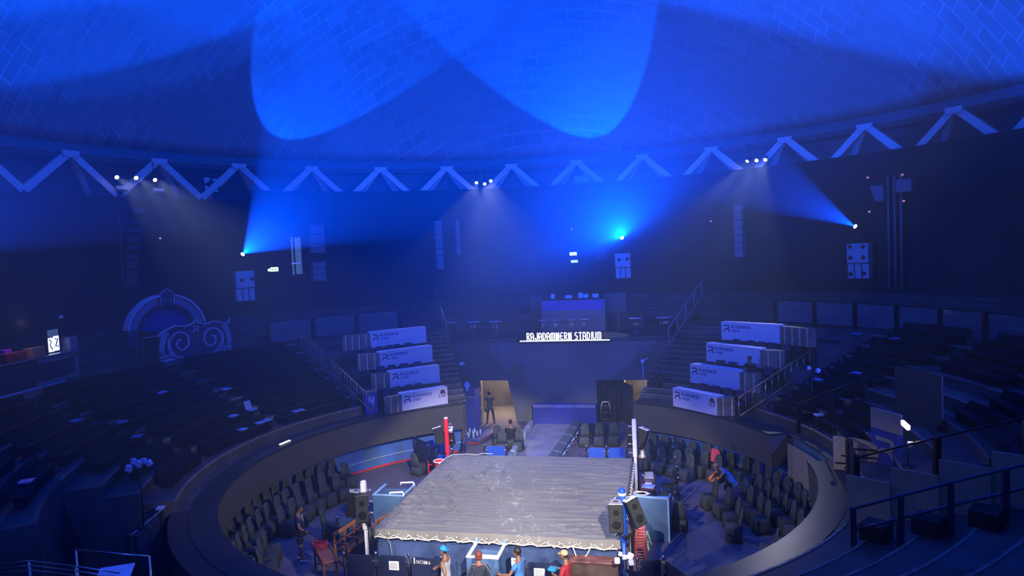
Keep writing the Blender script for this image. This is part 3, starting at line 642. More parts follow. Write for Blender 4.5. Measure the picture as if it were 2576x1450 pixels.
for side, L in DESKS.items():
    for k, (pl, pr, pw) in enumerate(L):
        zt = 3.14+.785*k; zb = 2.42+.785*k if k == 0 else 2.39+.785*k
        a, b_, c = at(*pl, zt), at(*pr, zt), at(*pw, zt); a.z = b_.z = c.z = 0
        ex = (b_-a).normalized(); back = Vector((-ex.y, ex.x, 0)); 
        if back.y < 0: back = -back
        mid = (a+b_)/2; DESK_INFO[side, k] = (a, b_, ex, back, zb, zt)
        t = thing('judges_desk', 'white %s desk of the %s tier, with dark emblem and lettering' % (TIERN[k], side), 'desk', (mid.x, mid.y, zb), 0, 'white desks in tiers beside the entrance')
        O = Vector((mid.x, mid.y, 0)); A, B = a-O, b_-O; C_ = c-O; H = zt-zb
        q = MB(); q.hexa([A, B, B+back*.05, A+back*.05], [p+Vector((0, 0, H)) for p in (A, B, B+back*.05, A+back*.05)]); q.build('front_panel', m_desk, t)
        q = MB(); z = Vector((0, 0, H)); q.hexa([A+z-back*.01, B+z-back*.01, B+z+back*.42, A+z+back*.42], [p+Vector((0, 0, .035)) for p in (A+z-back*.01, B+z-back*.01, B+z+back*.42, A+z+back*.42)]); q.build('desk_top', m_desk, t)
        for E_ in ((A, 1), (B, -1)):
            e0 = E_[0]+ex*.0; q = MB(); q.hexa([e0+back*.05, e0+ex*.04*E_[1]+back*.05, e0+ex*.04*E_[1]+back*.42, e0+back*.42], [p+Vector((0, 0, H)) for p in (e0+back*.05, e0+ex*.04*E_[1]+back*.05, e0+ex*.04*E_[1]+back*.42, e0+back*.42)]); q.build('side_panel', m_desk, t)
        # slatted wood wing on the outer side
        s0 = A if side == 'left' else B; wdir = (C_-s0); wl = wdir.length; wdir.normalize(); wb = Vector((-wdir.y, wdir.x, 0)); wb = wb if wb.y > 0 else -wb
        q = MB(); q.hexa([s0, s0+wdir*wl, s0+wdir*wl+wb*.35, s0+wb*.35], [p+Vector((0, 0, H-.02)) for p in (s0, s0+wdir*wl, s0+wdir*wl+wb*.35, s0+wb*.35)]); wing = q.build('wood_wing', m_wood, t)
        for j in range(max(2, int(wl/.3))):
            x = (j+.6)*wl/max(2, int(wl/.3)); q = MB(); p0 = s0+wdir*x-wb*.03
            q.hexa([p0, p0+wdir*.06, p0+wdir*.06+wb*.03, p0+wb*.03], [p+Vector((0, 0, H-.03)) for p in (p0, p0+wdir*.06, p0+wdir*.06+wb*.03, p0+wb*.03)]); q.build('slat', m_wood2, t)
        dep = -back*.006; q = MB(); o_ = A+ex*.12+Vector((0, 0, H-.38)); emblem(q, o_, ex, .28, dep); q.build('emblem', m_navy, t)
        q, _ = text_mb('RAJADAMNERN', A+ex*.48+Vector((0, 0, H-.22)), ex, (0, 0, 1), .13, dep, .2, .62); text_mb('STADIUM', A+ex*.48+Vector((0, 0, H-.37)), ex, (0, 0, 1), .1, dep, .2, .62, q); q.build('lettering', mat('faded_navy_print', (.06, .06, .26), .5, var=0), t)
        if k == 0:
            q = MB(); o_ = B-ex*.42+Vector((0, 0, H-.4))
            text_mb('LEO', o_, ex, (0, 0, 1), .15, dep, .28, .75, q)
            for pp in ([(.05, .17), (.1, .3), (.2, .34), (.28, .3), (.3, .2), (.36, .18), (.3, .16)],): q.slab([o_+ex*x+Vector((0, 0, y)) for x, y in pp], dep, .006)
            q.build('sponsor_mark', m_logo, t)
# chairs behind the desks
m_seat = mat('dark_purple_chair', (.02, .012, .05), .6, var=.1)
def office_chair():
    t = thing('office_chair', 'x', 'chair', (0, 0, 0), 0, 'dark chairs behind the white desks')
    b = MB(); b.rbox((0, 0, .46), (.44, .42, .07), .03); b.build('seat', m_seat, t)
    b = MB(); b.hexa([(-.22, .2, .58), (.22, .2, .58), (.22, .25, .58), (-.22, .25, .58)], [(-.17, .24, .93), (.17, .24, .93), (.17, .29, .93), (-.17, .29, .93)]); b.build('backrest', m_seat, t)
    b = MB(); b.box((0, .24, .52), (.06, .03, .16)); b.build('back_bar', m_blkmetal, t)
    for x in (-.19, .19):
        for y in (-.17, .18): b = MB(); b.tube([(x, y, .45), (x*1.1, y*1.1, 0)], .014, 6); b.build('leg', m_blkmetal, t)
    return t
oc0 = office_chair(); first_oc = True
OC = {('left', 0): [(990, 987), (1023, 985), (1045, 978), (1068, 973)], ('left', 1): [(976, 932), (1005, 929), (1037, 925), (1069, 920)], ('left', 2): [(950, 883), (977, 880), (1003, 877), (1027, 875), (1054, 871)],
      ('right', 0): [(1744, 974), (1770, 981), (1797, 987), (1831, 992)], ('right', 1): [(1779, 916), (1806, 921), (1896, 934)], ('right', 2): [(1807, 864), (1850, 867), (1877, 870), (1907, 872), (1937, 876)]}
for (side, k), pts in OC.items():
    a, b_, ex, back, zb, zt = DESK_INFO[side, k]; rz = math.atan2(ex.y, ex.x)
    for i, (u, v) in enumerate(pts):
        d_ = at(u, v, zb+.88); s_ = (Vector((d_.x, d_.y, 0))-a).dot(ex); p = a+ex*s_+back*.6; p.z = zb-.004
        lab = 'dark chair behind the %s desk of the %s tier, %s from the left' % (TIERN[k], side, ORD[i])
        if first_oc: oc0.location = p; oc0.rotation_euler = (0, 0, rz); oc0['label'] = lab; first_oc = False
        else: dup(oc0, p, rz, lab)
# ------------------------------------------------------------------ the ring
ZC = 1.43; HR = 3.4
m_skirt = mat('blue_painted_board', (.035, .06, .16), .55, var=.25, scale=1.8)
m_skirt2 = mat('sky_blue_painted_board', (.06, .12, .26), .5, var=.1, scale=1.5)
m_lightblue = mat('pale_blue_paint', (.22, .38, .62), .5, var=.1, scale=3)
m_rope = mat('cream_rope', (.62, .58, .48), .8, var=.15, scale=20)
def canvas_mat():
    m = bpy.data.materials.new('grey_tarpaulin'); m.use_nodes = True; n = m.node_tree; b = n.nodes['Principled BSDF']; b.inputs['Roughness'].default_value = .55; b.inputs['Specular IOR Level'].default_value = .25
    tc = n.nodes.new('ShaderNodeTexCoord')
    def noise(sc, det, mapping=None, rz=0, dist=0.0):
        t = n.nodes.new('ShaderNodeTexNoise'); t.inputs['Scale'].default_value = sc; t.inputs['Detail'].default_value = det; t.inputs['Distortion'].default_value = dist
        mp = n.nodes.new('ShaderNodeMapping'); mp.inputs['Scale'].default_value = mapping or (1, 1, 1); mp.inputs['Rotation'].default_value = (0, 0, rz)
        n.links.new(tc.outputs['Object'], mp.inputs[0]); n.links.new(mp.outputs[0], t.inputs['Vector']); return t.outputs['Fac']
    def ramp(x, a, c):
        r = n.nodes.new('ShaderNodeValToRGB'); r.color_ramp.elements[0].position = a; r.color_ramp.elements[1].position = c; n.links.new(x, r.inputs[0]); return r.outputs[0]
    def mth(op, a, c):
        q = n.nodes.new('ShaderNodeMath'); q.operation = op
        for i, z in enumerate((a, c)):
            if isinstance(z, (int, float)): q.inputs[i].default_value = z
            else: n.links.new(z, q.inputs[i])
        return q.outputs[0]
    base = n.nodes.new('ShaderNodeMix'); base.data_type = 'RGBA'; base.inputs['A'].default_value = (.125, .124, .123, 1); base.inputs['B'].default_value = (.165, .163, .161, 1)
    n.links.new(noise(1.1, 4), base.inputs['Factor'])
    # chalky scuffs in a diagonal band, a crossing band and a few loose patches
    sx = n.nodes.new('ShaderNodeSeparateXYZ'); n.links.new(tc.outputs['Object'], sx.inputs[0])
    d1 = mth('ABSOLUTE', mth('ADD', mth('ADD', sx.outputs[0], mth('MULTIPLY', sx.outputs[1], .42)), .55), 0)
    band = mth('LESS_THAN', d1, .55)
    cen = mth('LESS_THAN', mth('ADD', mth('POWER', mth('ADD', sx.outputs[0], -.1), 2.0), mth('POWER', mth('MULTIPLY', sx.outputs[1], 1.3), 2.0)), 1.7)
    zone = mth('MAXIMUM', band, cen)
    s1 = ramp(noise(9, 3, (1, .22, 1), .6, 1.5),   .56, .61); s2 = ramp(noise(3.0, 2), .42, .55)
    msk = mth('MULTIPLY', mth('MULTIPLY', zone, s1), s2)
    loose = mth('MULTIPLY', ramp(noise(14, 3, (1, .3, 1), -.5, 1.2), .60, .64), ramp(noise(.9, 1), .55, .62))
    msk = mth('MULTIPLY', mth('MAXIMUM', msk, loose), .3)
    mi = n.nodes.new('ShaderNodeMix'); mi.data_type = 'RGBA'; mi.inputs['B'].default_value = (.50, .49, .45, 1)
    n.links.new(msk, mi.inputs['Factor']); n.links.new(base.outputs['Result'], mi.inputs['A']); n.links.new(mi.outputs['Result'], b.inputs['Base Color'])
    bp = n.nodes.new('ShaderNodeBump'); bp.inputs['Strength'].default_value = .4; bp.inputs['Distance'].default_value = .03
    n.links.new(noise(4.5, 5, (.4, 1.3, 1), .25, 1.2), bp.inputs['Height']); n.links.new(bp.outputs[0], b.inputs['Normal'])
    return m
from mathutils import noise as mn
def ridge(x, y, s): return 1-abs(mn.noise(Vector((x*s, y*s, 1.7))))*2.2
def cover():
    N = 170; L = HR+.03; drop = 22; vs = []; fs = []
    S = N+2*drop
    def hz(x, y):
        w1 = max(0, ridge(x*.35+.5*mn.noise(Vector((x*.6, y*.6, 3))), y*1.7, 1.0))**7*.03
        e = min(L-abs(x), L-abs(y)); fade = min(1, max(0, e/.25+.25))
        left = max(0, min(1, (-x+.6)/2.6))*max(0, min(1, (3.0-abs(y+.3))/1.5))
        u = (x*.75+y*.66); v_ = (-x*.66+y*.75); w2 = max(0, ridge(u*1.5+mn.noise(Vector((x*1.2, y*1.2, 5)))*.4, v_*.45, 1.25))**7*.12*left
        w3 = max(0, ridge(x*.22+.3*mn.noise(Vector((x*.5, y*2, 7))), y*2.6+8, 1.3))**8*.055
        cn = 0
        for cx, cy in ((-L, -L), (L, -L)):
            dx, dy = x-cx, y-cy; rr_ = math.hypot(dx, dy)
            if rr_ < 1.7: cn += max(0, math.sin(math.atan2(dy, dx)*22+2*mn.noise(Vector((x, y, 9)))))*.03*(1-rr_/1.7)
        return (w1+w2+w3+cn)*fade+.008*mn.noise(Vector((x*1.3, y*1.3, 0)))
    def P(i, j):
        a, c = i-drop, j-drop
        x = -L+2*L*min(max(a, 0), N)/N; y = -L+2*L*min(max(c, 0), N)/N
        ox = max(0, -a, a-N); oy = max(0, -c, c-N); o = max(ox, oy)
        z = hz(x, y)
        if o:
            t = o/drop; z = z*(1-t)-t*.2; sw = .02*math.sin((x if oy else y)*9+mn.noise(Vector((x*3, y*3, 2)))*3)*t+.03*t
            x += math.copysign(sw+.03*t, x) if ox else 0; y += math.copysign(sw+.03*t, y) if oy else 0
        return (x, y, z)
    for i in range(S+1):
        for j in range(S+1): vs.append(P(i, j))
    for i in range(S):
        for j in range(S):
            ci = i < drop or i >= N+drop; cj = j < drop or j >= N+drop
            if ci and cj: continue
            fs.append((i*(S+1)+j, (i+1)*(S+1)+j, (i+1)*(S+1)+j+1, i*(S+1)+j+1))
    b = MB(); b.add(vs, fs, True); o = b.build('ring_cover', canvas_mat(), None, (0, 0, ZC))
    tag(o, 'wrinkled grey tarpaulin cover laced over the boxing ring, with chalky scuffs', 'cover')
    sm = o.modifiers.new('solid', 'SOLIDIFY'); sm.thickness = .008; sm.offset = -1
cover()
def platform():
    t = thing('boxing_ring', 'square boxing ring platform with blue board skirts under the grey cover', 'boxing ring')
    b = MB(); b.box((0, 0, ZC-.30), (2*HR-.04, 2*HR-.04, .07)); b.build('deck', m_skirt, t)
    for k in range(4):
        R3 = Matrix.Rotation(k*PI/2, 3, 'Z')
        for j, (x0, x1) in enumerate(((-3.36, -1.35), (-1.33, .75), (.77, 3.36))):
            b = MB(); c = R3@Vector(((x0+x1)/2, -HR+.06, .62)); b.box(c, (x1-x0, .04, 1.2), M=R3); b.build('skirt_board', m_skirt, t)
        b = MB(); b.box(R3@Vector((0, -HR+.02, 1.19)), (2*HR-.1, .05, .05), M=R3); b.build('skirt_rail', m_skirt, t)
        for x in (-3.3, -1.34, .76, 3.3):
            b = MB(); b.box(R3@Vector((x, -HR+.09, .6)), (.08, .08, 1.18), M=R3); b.build('frame_leg', m_blkmetal, t)
        b = MB(); b.tube([R3@Vector((-3.36, -HR-.03, 1.24)), R3@Vector((3.36, -HR-.03, 1.24))], .022, 6); b.build('lacing_bar', m_white, t)
platform()
def lacing(k, lab):
    R3 = Matrix.Rotation(k*PI/2, 3, 'Z'); b = MB(); rnd = random.Random(k+3); pts = []; x = -3.35; i = 0
    while x < 3.35:
        pts.append(R3@Vector((x, -HR-.115, (ZC-.1) if i % 2 else 1.2))); x += .15+.12*rnd.random(); i += 1
    b.tube(pts, .014, 5)
    pts = [R3@Vector((-3.35+6.7*q/60, -HR-.13+.01*math.sin(q*2.1), 1.245+.018*math.sin(q*1.3))) for q in range(61)]; b.tube(pts, .02, 5)
    for q in range(24):
        b.ball(R3@Vector((-3.2+q*.28, -HR-.105, ZC-.09)), .025, 6, 4)
    tag(b.build('lacing_rope', m_rope), lab, 'rope', 'ropes lacing the ring cover')
lacing(0, 'zigzag cream lacing rope along the front edge of the ring cover'); lacing(3, 'zigzag cream lacing rope along the left edge of the ring cover'); lacing(1, 'zigzag cream lacing rope along the right edge of the ring cover'); lacing(2, 'cream lacing rope along the far edge of the ring cover')
b = MB(); b.tube([(2.2, -HR-.14, 1.27), (2.28, -HR-.17, 1.05), (2.42, -HR-.17, .97), (2.56, -HR-.16, 1.07), (2.66, -HR-.14, 1.26)], .016, 6); tag(b.build('rope_loop', m_rope), 'loose cream rope loop hanging at the right of the ring front', 'rope')
b = MB(); b.tube([(-3.25, -HR-.16, 1.42), (-3.0, -HR-.2, 1.36), (-2.86, -HR-.19, 1.1), (-2.84, -HR-.17, .8), (-2.86, -HR-.17, .5), (-2.93, -HR-.17, .35)], .012, 6); tag(b.build('loose_cord', mat('grey_green_cord', (.2, .24, .2), .7)), 'thin loose cord hanging down the ring skirt at its front left corner', 'rope')
b = MB(); b.tube([(-3.4, 2.2, ZC+.035), (-3.36, 2.9, ZC+.045), (-3.2, 3.3, ZC+.045), (-2.7, 3.38, ZC+.05), (-2.3, 3.32, ZC+.05), (-2.05, 3.4, ZC+.08), (-1.7, 3.42, ZC+.06)], .013, 6); tag(b.build('corner_rope', m_rope), 'cream rope lying over the cover by the red corner post', 'rope')
# corner posts
m_postred = mat('red_post_pad', (.72, .015, .035), .4, var=.08); m_postblue = mat('blue_post_pad', (.01, .07, .55), .4, var=.08)
POSTS = [((-3.58, -3.55), m_white, 'white padded ring post at the near left corner'), ((3.52, -3.5), m_postblue, 'blue padded ring post at the near right corner'), ((3.55, 3.5), m_white, 'white padded ring post at the far right corner'), ((-3.5, 3.5), m_postred, 'red padded ring post at the far left corner')]
for i, ((x, y), m, lab) in enumerate(POSTS):
    t = thing('ring_post', lab, 'post', (x, y, 0), 0, 'ring corner posts')
    b = MB(); b.tube([(0, 0, 0), (0, 0, 1.5)], .055, 10); b.box((0, 0, .012), (.26, .26, .024)); b.build('pole', m_white if i in (0, 2) else m, t)
    b = MB(); b.rbox((0, 0, 2.13), (.16, .16, 1.36), .05) if i in (0, 2) else b.lathe((0, 0, 1.45), [(.07, 0), (.085, .03), (.085, 1.33), (.07, 1.37)], 16); b.build('post_pad', m, t)
    b = MB(); b.lathe((0, 0, 2.8), [(.075, 0), (.085, .01), (.06, .045)], 14); b.build('top_cap', m_white if i != 1 else m_postblue, t)
    s = -1 if x > 0 else 1
    for k in range(4):
        z = 1.62+.32*k; b = MB(); b.tube([(s*.07, 0, z), (s*.17, 0, z), (s*.2, 0, z+.04)], .025, 6); b.lathe((s*.2, 0, z), [(.05, -.012), (.05, .012)], 10); b.build('rope_hook', m_chrome, t)
    if i == 1:
        b = MB(); b.lathe((0, 0, 2.66), [(.088, 0), (.1, .02), (.1, .05), (.088, .07)], 14); b.build('tape_band', m_white, t)
# loudspeakers on brackets at the four corners
m_grille = mat('black_grille', (.02, .022, .024), .7, var=.3, scale=60)
m_drv = mat('dull_black_cone', (.012, .012, .013), .85, var=0, spec=.08)
m_toplight = mat('white_speaker_top', (.72, .74, .74), .4, var=.03)
def loudspeaker(p, rz, tilt, lab, lean=0.0, h=.66, top=m_toplight):
    t = thing('loudspeaker', lab, 'loudspeaker', p, 0, 'black loudspeakers at the ring corners'); t.rotation_euler = (tilt, lean, rz)
    w_, d_ = .36, .34
    b = MB(); b.hexa([(-w_/2, -d_/2, -h/2), (w_/2, -d_/2, -h/2), (w_*.3, d_/2, -h/2), (-w_*.3, d_/2, -h/2)], [(-w_/2, -d_/2, h/2), (w_/2, -d_/2, h/2), (w_*.3, d_/2, h/2), (-w_*.3, d_/2, h/2)]); b.build('cabinet', m_blk, t)
    b = MB(); b.rbox((0, -d_/2-.012, 0), (w_*.92, .02, h*.95), .01); b.build('grille', m_grille, t)
    for z, r in ((.17, .075), (-.15, .11)):
        b = MB(); b.lathe((0, -d_/2-.022, z), [(r, 0), (r*.9, .015), (r*.5, .004), (r*.25, .016)], 14, Matrix.Rotation(PI/2, 3, 'X')); b.build('driver', m_drv, t)
    b = MB(); b.hexa([(-w_/2, -d_/2, h/2), (w_/2, -d_/2, h/2), (w_*.3, d_/2, h/2), (-w_*.3, d_/2, h/2)], [(-w_*.48, -d_*.48, h/2+.025), (w_*.48, -d_*.48, h/2+.025), (w_*.28, d_*.48, h/2+.025), (-w_*.28, d_*.48, h/2+.025)]); tp = b.build('top_panel', top, t)
    b = MB(); b.box((0, 0, h/2+.027), (.13, .06, .01)); b.build('handle_slot', m_blk, tp)
    return t
def spkstand(x, y, z, arms, lab):
    t = thing('speaker_stand', lab, 'speaker stand', (x, y, 0), 0, 'speaker stands at the ring corners')
    b = MB(); b.tube([(0, 0, 0), (0, 0, z)], .05, 8); b.build('pole', m_blkmetal, t)
    b = MB(); b.box((0, 0, .015), (.5, .5, .03)); b.build('base_plate', m_blkmetal, t)
    for a in arms:
        b = MB(); v = Vector(a); b.tube([(0, 0, z-.1), v*.6+Vector((0, 0, z-.06)), v+Vector((0, 0, z))], .035, 6); b.build('bracket_arm', m_blkmetal, t)
# near left
pA = aty(913, 1279, -3.95); pB = aty(889, 1268, -3.5)
loudspeaker(pA, rad(18), rad(-6), 'black loudspeaker facing forward beside the near left white post', h=.72, top=m_blk); loudspeaker(pB, rad(118), rad(12), 'black loudspeaker tilted away behind another at the near left post', h=.7, top=mat('grey_speaker_top', (.25, .25, .27), .5))
spkstand(pA.x+.02, pA.y+.3, pA.z-.42, [(-.02, -.28, .04), (pB.x-pA.x-.02, pB.y-pA.y-.3, .04)], 'black pole stand carrying two loudspeakers by the near left post')
pA = aty(1550, 1300, -3.75); pB = aty(1593, 1290, -3.6)
loudspeaker(pA, rad(4), rad(0), 'upright black loudspeaker left of the blue post', h=.72, top=mat('grey_speaker_top', (.25, .25, .27), .5)); loudspeaker(pB, rad(40), rad(-16), 'black loudspeaker leaning out right of the blue post, white top', rad(-14), .7)
spkstand(pA.x+.33, pA.y-.05, pA.z-.44, [(-.3, .02, .04), (pB.x-pA.x-.33, pB.y-pA.y+.05, .05)], 'black pole stand carrying two loudspeakers by the blue post')
pA = aty(1104, 1096, 3.75); pB = aty(1133, 1097, 3.9)
loudspeaker(pA, rad(110), rad(-14), 'black loudspeaker with white top leaning out left of the red post', rad(10), .62); loudspeaker(pB, rad(0), rad(18), 'black loudspeaker with white top behind the red post, right side', 0, .62)
spkstand((pA.x+pB.x)/2+.12, 4.25, pA.z-.4, [(pA.x-(pA.x+pB.x)/2, -.3, .05), (pB.x-(pA.x+pB.x)/2, -.15, .05)], 'black pole stand carrying two loudspeakers by the red post')
pA = aty(1615, 1101, 3.7); pB = aty(1586, 1103, 4.0)
loudspeaker(pA, rad(-112), rad(-16), 'black loudspeaker leaning out right of the far right white post', rad(-10), .64); loudspeaker(pB, rad(172), rad(-8), 'black loudspeaker half hidden behind the far right white post', 0, .62, m_blk)
spkstand((pA.x+pB.x)/2, 4.05, pA.z-.42, [(pA.x-(pA.x+pB.x)/2, -.3, .05), (pB.x-(pA.x+pB.x)/2, .0, .05)], 'black pole stand carrying two loudspeakers by the far right post')
# bell hanging by the far right post
p = aty(1617, 1140, 3.3); t = thing('ring_bell', 'brass bell hanging on a bracket by the far right white post', 'bell', p)
b = MB(); b.lathe((0, 0, -.16), [(.15, 0), (.16, .012), (.13, .06), (.1, .13), (.085, .22), (.06, .27), (.02, .29)], 18); b.build('bell_body', mat('old_brass', (.62, .45, .26), .35, .7, var=.15), t)
b = MB(); b.tube([(0, 0, .12), (0, 0, .24), (.0, 0, .26)], .016, 6); b.box((-.02, .1, .27), (.1, .5, .03)); b.tube([(-.02, .33, .27), (-.02, .33, -p.z+.02)], .03, 6); b.build('bracket', m_blkmetal, t)
b = MB(); b.ball((0, 0, -.16), .035); b.build('clapper', m_blkmetal, t)
# ------------------------------------------------------------------ step boxes of the ring
def openbox(x0, x1, y0, y1, h, lab, m, rim, name='step_box', wall=.06):
    cx, cy = (x0+x1)/2, (y0+y1)/2; t = thing(name, lab, 'step enclosure', (cx, cy, 0)); w_, d_ = x1-x0, y1-y0
    for nm, c, d in (('front_board', (0, -d_/2+wall/2, h/2), (w_, wall, h)), ('back_board', (0, d_/2-wall/2, h*.45), (w_-2*wall, wall, h*.9)), ('side_board', (-w_/2+wall/2, 0, h/2), (wall, d_-2*wall, h)), ('side_board', (w_/2-wall/2, 0, h/2), (wall, d_-2*wall, h))):
        b = MB(); b.box(c, d); b.build(nm, m, t)
    for c, d in (((0, -d_/2+wall/2, h+.015), (w_+.02, wall+.02, .03)), ((-w_/2+wall/2, .04, h+.015), (wall+.02, d_-wall, .03)), ((w_/2-wall/2, .04, h+.015), (wall+.02, d_-wall, .03))):
        b = MB(); b.box(c, d); b.build('top_edge', rim, t)
    return t, w_, d_
t, w_, d_ = openbox(-.42, .42, -4.42, -3.6, 1.24, 'open-topped blue step box with white edges at the middle of the ring front', m_skirt2, m_white)
b = MB(); b.box((.0, d_/2-.2, .98), (w_-.14, .2, .05)); b.build('step_tread', m_white, t)
b = MB(); b.box((.0, .0, .62), (w_-.14, .3, .05)); b.build('step_tread', mat('brown_step', (.2, .1, .05), .6), t)
b = MB(); b.rbox((-.05, .02, .74), (.16, .12, .18), .01); tag(b.build('cardboard_box', mat('cardboard', (.5, .28, .1), .7), None, (0, -4.01, 0)), 'small brown box standing inside the white-edged step box', 'box')
for s in (-1, 1):
    b = MB(); b.box((s*(w_/2-.03), d_/2+.1, 1.3), (.07, .25, .05)); b.build('mount_bracket', m_lightblue, t)
t, w_, d_ = openbox(-4.85, -3.75, -.35, .65, 1.2, 'open-topped blue step box against the left side of the ring', m_skirt2, m_lightblue)
b = MB(); b.box((.2, 0, .9), (.3, d_-.14, .04)); b.build('step_tread', m_skirt2, t); b = MB(); b.box((-.2, 0, .5), (.3, d_-.14, .04)); b.build('step_tread', m_skirt2, t)
for y in (-d_/2+.03, d_/2-.03):
    b = MB(); b.tube([(.05, y, 1.22), (.05, y, 1.3), (.5, y, 1.33), (.53, y, 1.28), (.53, y, 1.05)], .03, 6); b.build('grab_rail', m_white, t)
# right: tall blue board, behind it the timekeeper's table
t = thing('step_screen', 'big sky-blue board screen standing at the right side of the ring', 'screen', (4.12, .0, 0), rad(-8))
b = MB(); b.box((0, 0, .66), (1.05, .06, 1.3)); b.build('board', m_skirt2, t); b = MB(); b.box((.54, .0, .66), (.05, .09, 1.34)); b.box((0, .0, 1.33), (1.1, .09, .04)); b.build('edge_trim', m_lightblue, t)
b = MB(); b.box((.5, .42, .6), (.05, .8, 1.2)); b.build('side_board', m_skirt2, t)
b = MB(); b.box((-.3, .5, .95), (.5, .7, .04)); b.build('inner_shelf', m_skirt2, t)
coil = lambda rnd, n, r, z: [(r*(.6+.5*rnd.random())*math.cos(k*.7), r*(.5+.5*rnd.random())*math.sin(k*.7)*.8, z+.02*rnd.random()) for k in range(n)]
b = MB(); b.tube(coil(random.Random(2), 44, .26, .02), .016, 5); tag(b.build('coiled_cable', mat('white_cable', (.7, .68, .6), .5), None, at(1613, 1244, 1.02)), 'coil of white cable lying behind the blue board right of the ring', 'cable')
m_maroon = mat('maroon_table', (.12, .02, .025), .5)
t = thing('timekeeper_table', 'narrow maroon table along the right edge of the ring', 'table', (3.98, 3.1, 0))
b = MB(); b.rbox((0, 0, .73), (.5, 1.7, .04), .01); b.build('table_top', m_maroon, t)
for x in (-.21, .21):
    for y in (-.8, .8): b = MB(); b.box((x, y, .36), (.04, .04, .71)); b.build('leg', m_blkmetal, t)
for i, (y, w_, d_, h_, m, nm, lab) in enumerate(((-.62, .42, .3, .05, m_pale, 'document_tray', 'pale lavender document tray at the near end of the maroon table'), (-.28, .24, .16, .03, m_white, 'phone', 'white phone on the maroon table beside the ring'), (0, .34, .2, .05, mat('brown_folder', (.2, .12, .1), .6), 'folder', 'brown folder on the maroon table'), (.3, .34, .24, .06, mat('cream_paper', (.6, .58, .5), .7), 'paper_stack', 'stack of cream papers on the maroon table'), (.6, .3, .18, .1, mat('grey_papers', (.5, .48, .42), .7), 'open_ledger', 'open grey ledger at the far end of the maroon table'))):
    b = MB(); b.rbox((0, 0, h_/2), (w_, d_, h_), .012); tag(b.build(nm, m, None, (4.0, 3.1+y, .752), (0, 0, .1*(i-2))), lab, nm.split('_')[-1])
b = MB(); b.ball((0, 0, .05), .05); tag(b.build('baseball_hat', m_postred, None, (3.8, 3.75, .752)), 'small red cap lying by the ring edge on the maroon table', 'cap')
b = MB(); b.ball((0, 0, .04), .04); tag(b.build('lit_ball', m_white, None, (3.8, 3.55, .752)), 'small white ball lying by the ring edge on the maroon table', 'ball')
# black chairs beside the table, blue plastic chairs at the board
m_bluep = mat('blue_plastic', (.06, .22, .62), .4)
def plainchair(name, lab, m, p, rz, leg=m_chrome, slots=False):
    t = thing(name, lab, 'chair', p, rz)
    b = MB(); b.rbox((0, 0, .45), (.42, .42, .05), .03); b.build('seat', m, t)
    if slots:
        b = MB(); b.box((-.19, .2, .66), (.04, .04, .42)); b.box((.19, .2, .66), (.04, .04, .42)); b.box((0, .2, .85), (.42, .04, .05)); b.box((0, .2, .7), (.36, .03, .05)); b.box((0, .2, .58), (.36, .03, .05)); b.build('backrest', m, t)
    else:
        b = MB(); b.rbox((0, .21, .72), (.4, .05, .46), .06, M=Matrix.Rotation(-.12, 3, 'X')); b.build('backrest', m, t)
    for x in (-.18, .18):
        for y in (-.17, .18): b = MB(); b.tube([(x, y, .44), (x*1.08, y*1.12, 0)], .016, 6); b.build('leg', leg, t)
    return t
plainchair('folding_chair', 'black chair standing right of the maroon table, far one', mat('black_vinyl', (.012, .014, .016), .5), (4.62, 3.6, 0), rad(-95)); plainchair('folding_chair', 'black chair standing right of the maroon table, near one', mat('black_vinyl', (.012, .014, .016), .5), (4.6, 2.75, 0), rad(-80))
plainchair('plastic_chair', 'blue plastic chair behind the right end of the blue board', m_bluep, (4.55, 1.15, 0), rad(8), m_bluep, True); plainchair('plastic_chair', 'blue plastic chair behind the middle of the blue board, seat to the ring', m_bluep, (3.98, 1.3, 0), rad(172), m_bluep, True)
# green-white step stool and the pile of red stools
t = thing('step_stool', 'pale mint plastic step stool at the right side of the ring', 'stool', (3.86, -.5, 0), rad(-10)); m_mint = mat('mint_plastic', (.42, .62, .56), .4)
b = MB(); b.rbox((0, 0, .42), (.34, .28, .05), .02); b.build('stool_top', m_mint, t)
for s in (-1, 1):
    for y in (-1, 1):
        b = MB(); b.hexa([(s*.23-.025, y*.2-.03, 0), (s*.23+.025, y*.2-.03, 0), (s*.23+.025, y*.2+.03, 0), (s*.23-.025, y*.2+.03, 0)], [(s*.14-.02, y*.11-.02, .41), (s*.14+.02, y*.11-.02, .41), (s*.14+.02, y*.11+.02, .41), (s*.14-.02, y*.11+.02, .41)]); b.build('leg', m_mint, t)
    b = MB(); b.box((s*.19, 0, .16), (.03, .34, .04)); b.build('stretcher', m_mint, t)
m_pinkred = mat('faded_red_plastic', (.42, .10, .12), .5, var=.1)
rs0 = None
for k in range(7):
    lab = 'faded red plastic stool, %s from the bottom of the nested pile right of the ring' % ORD[k]
    if rs0 is None:
        rs0 = thing('stacking_stool', lab, 'stool', (3.82, -1.25, 0), 0, 'nested red stools right of the ring')
        b = MB(); b.lathe((0, 0, .4), [(.02, .03), (.15, .03), (.17, .0), (.16, -.03), (.02, .0)], 14); b.build('seat', m_pinkred, rs0)
        for q in range(4):
            a = PI/4+q*PI/2; b = MB(); b.tube([(.14*math.cos(a), .14*math.sin(a), .4), (.2*math.cos(a), .2*math.sin(a), 0)], .022, 6); b.build('leg', m_pinkred, rs0)
        b = MB(); b.tube([(.19*math.cos(2*PI*q/16), .19*math.sin(2*PI*q/16), .1) for q in range(17)], .012, 5); b.build('leg_ring', m_pinkred, rs0)
    else: dup(rs0, (3.82+.004*k, -1.25, .085*k), .0, lab)
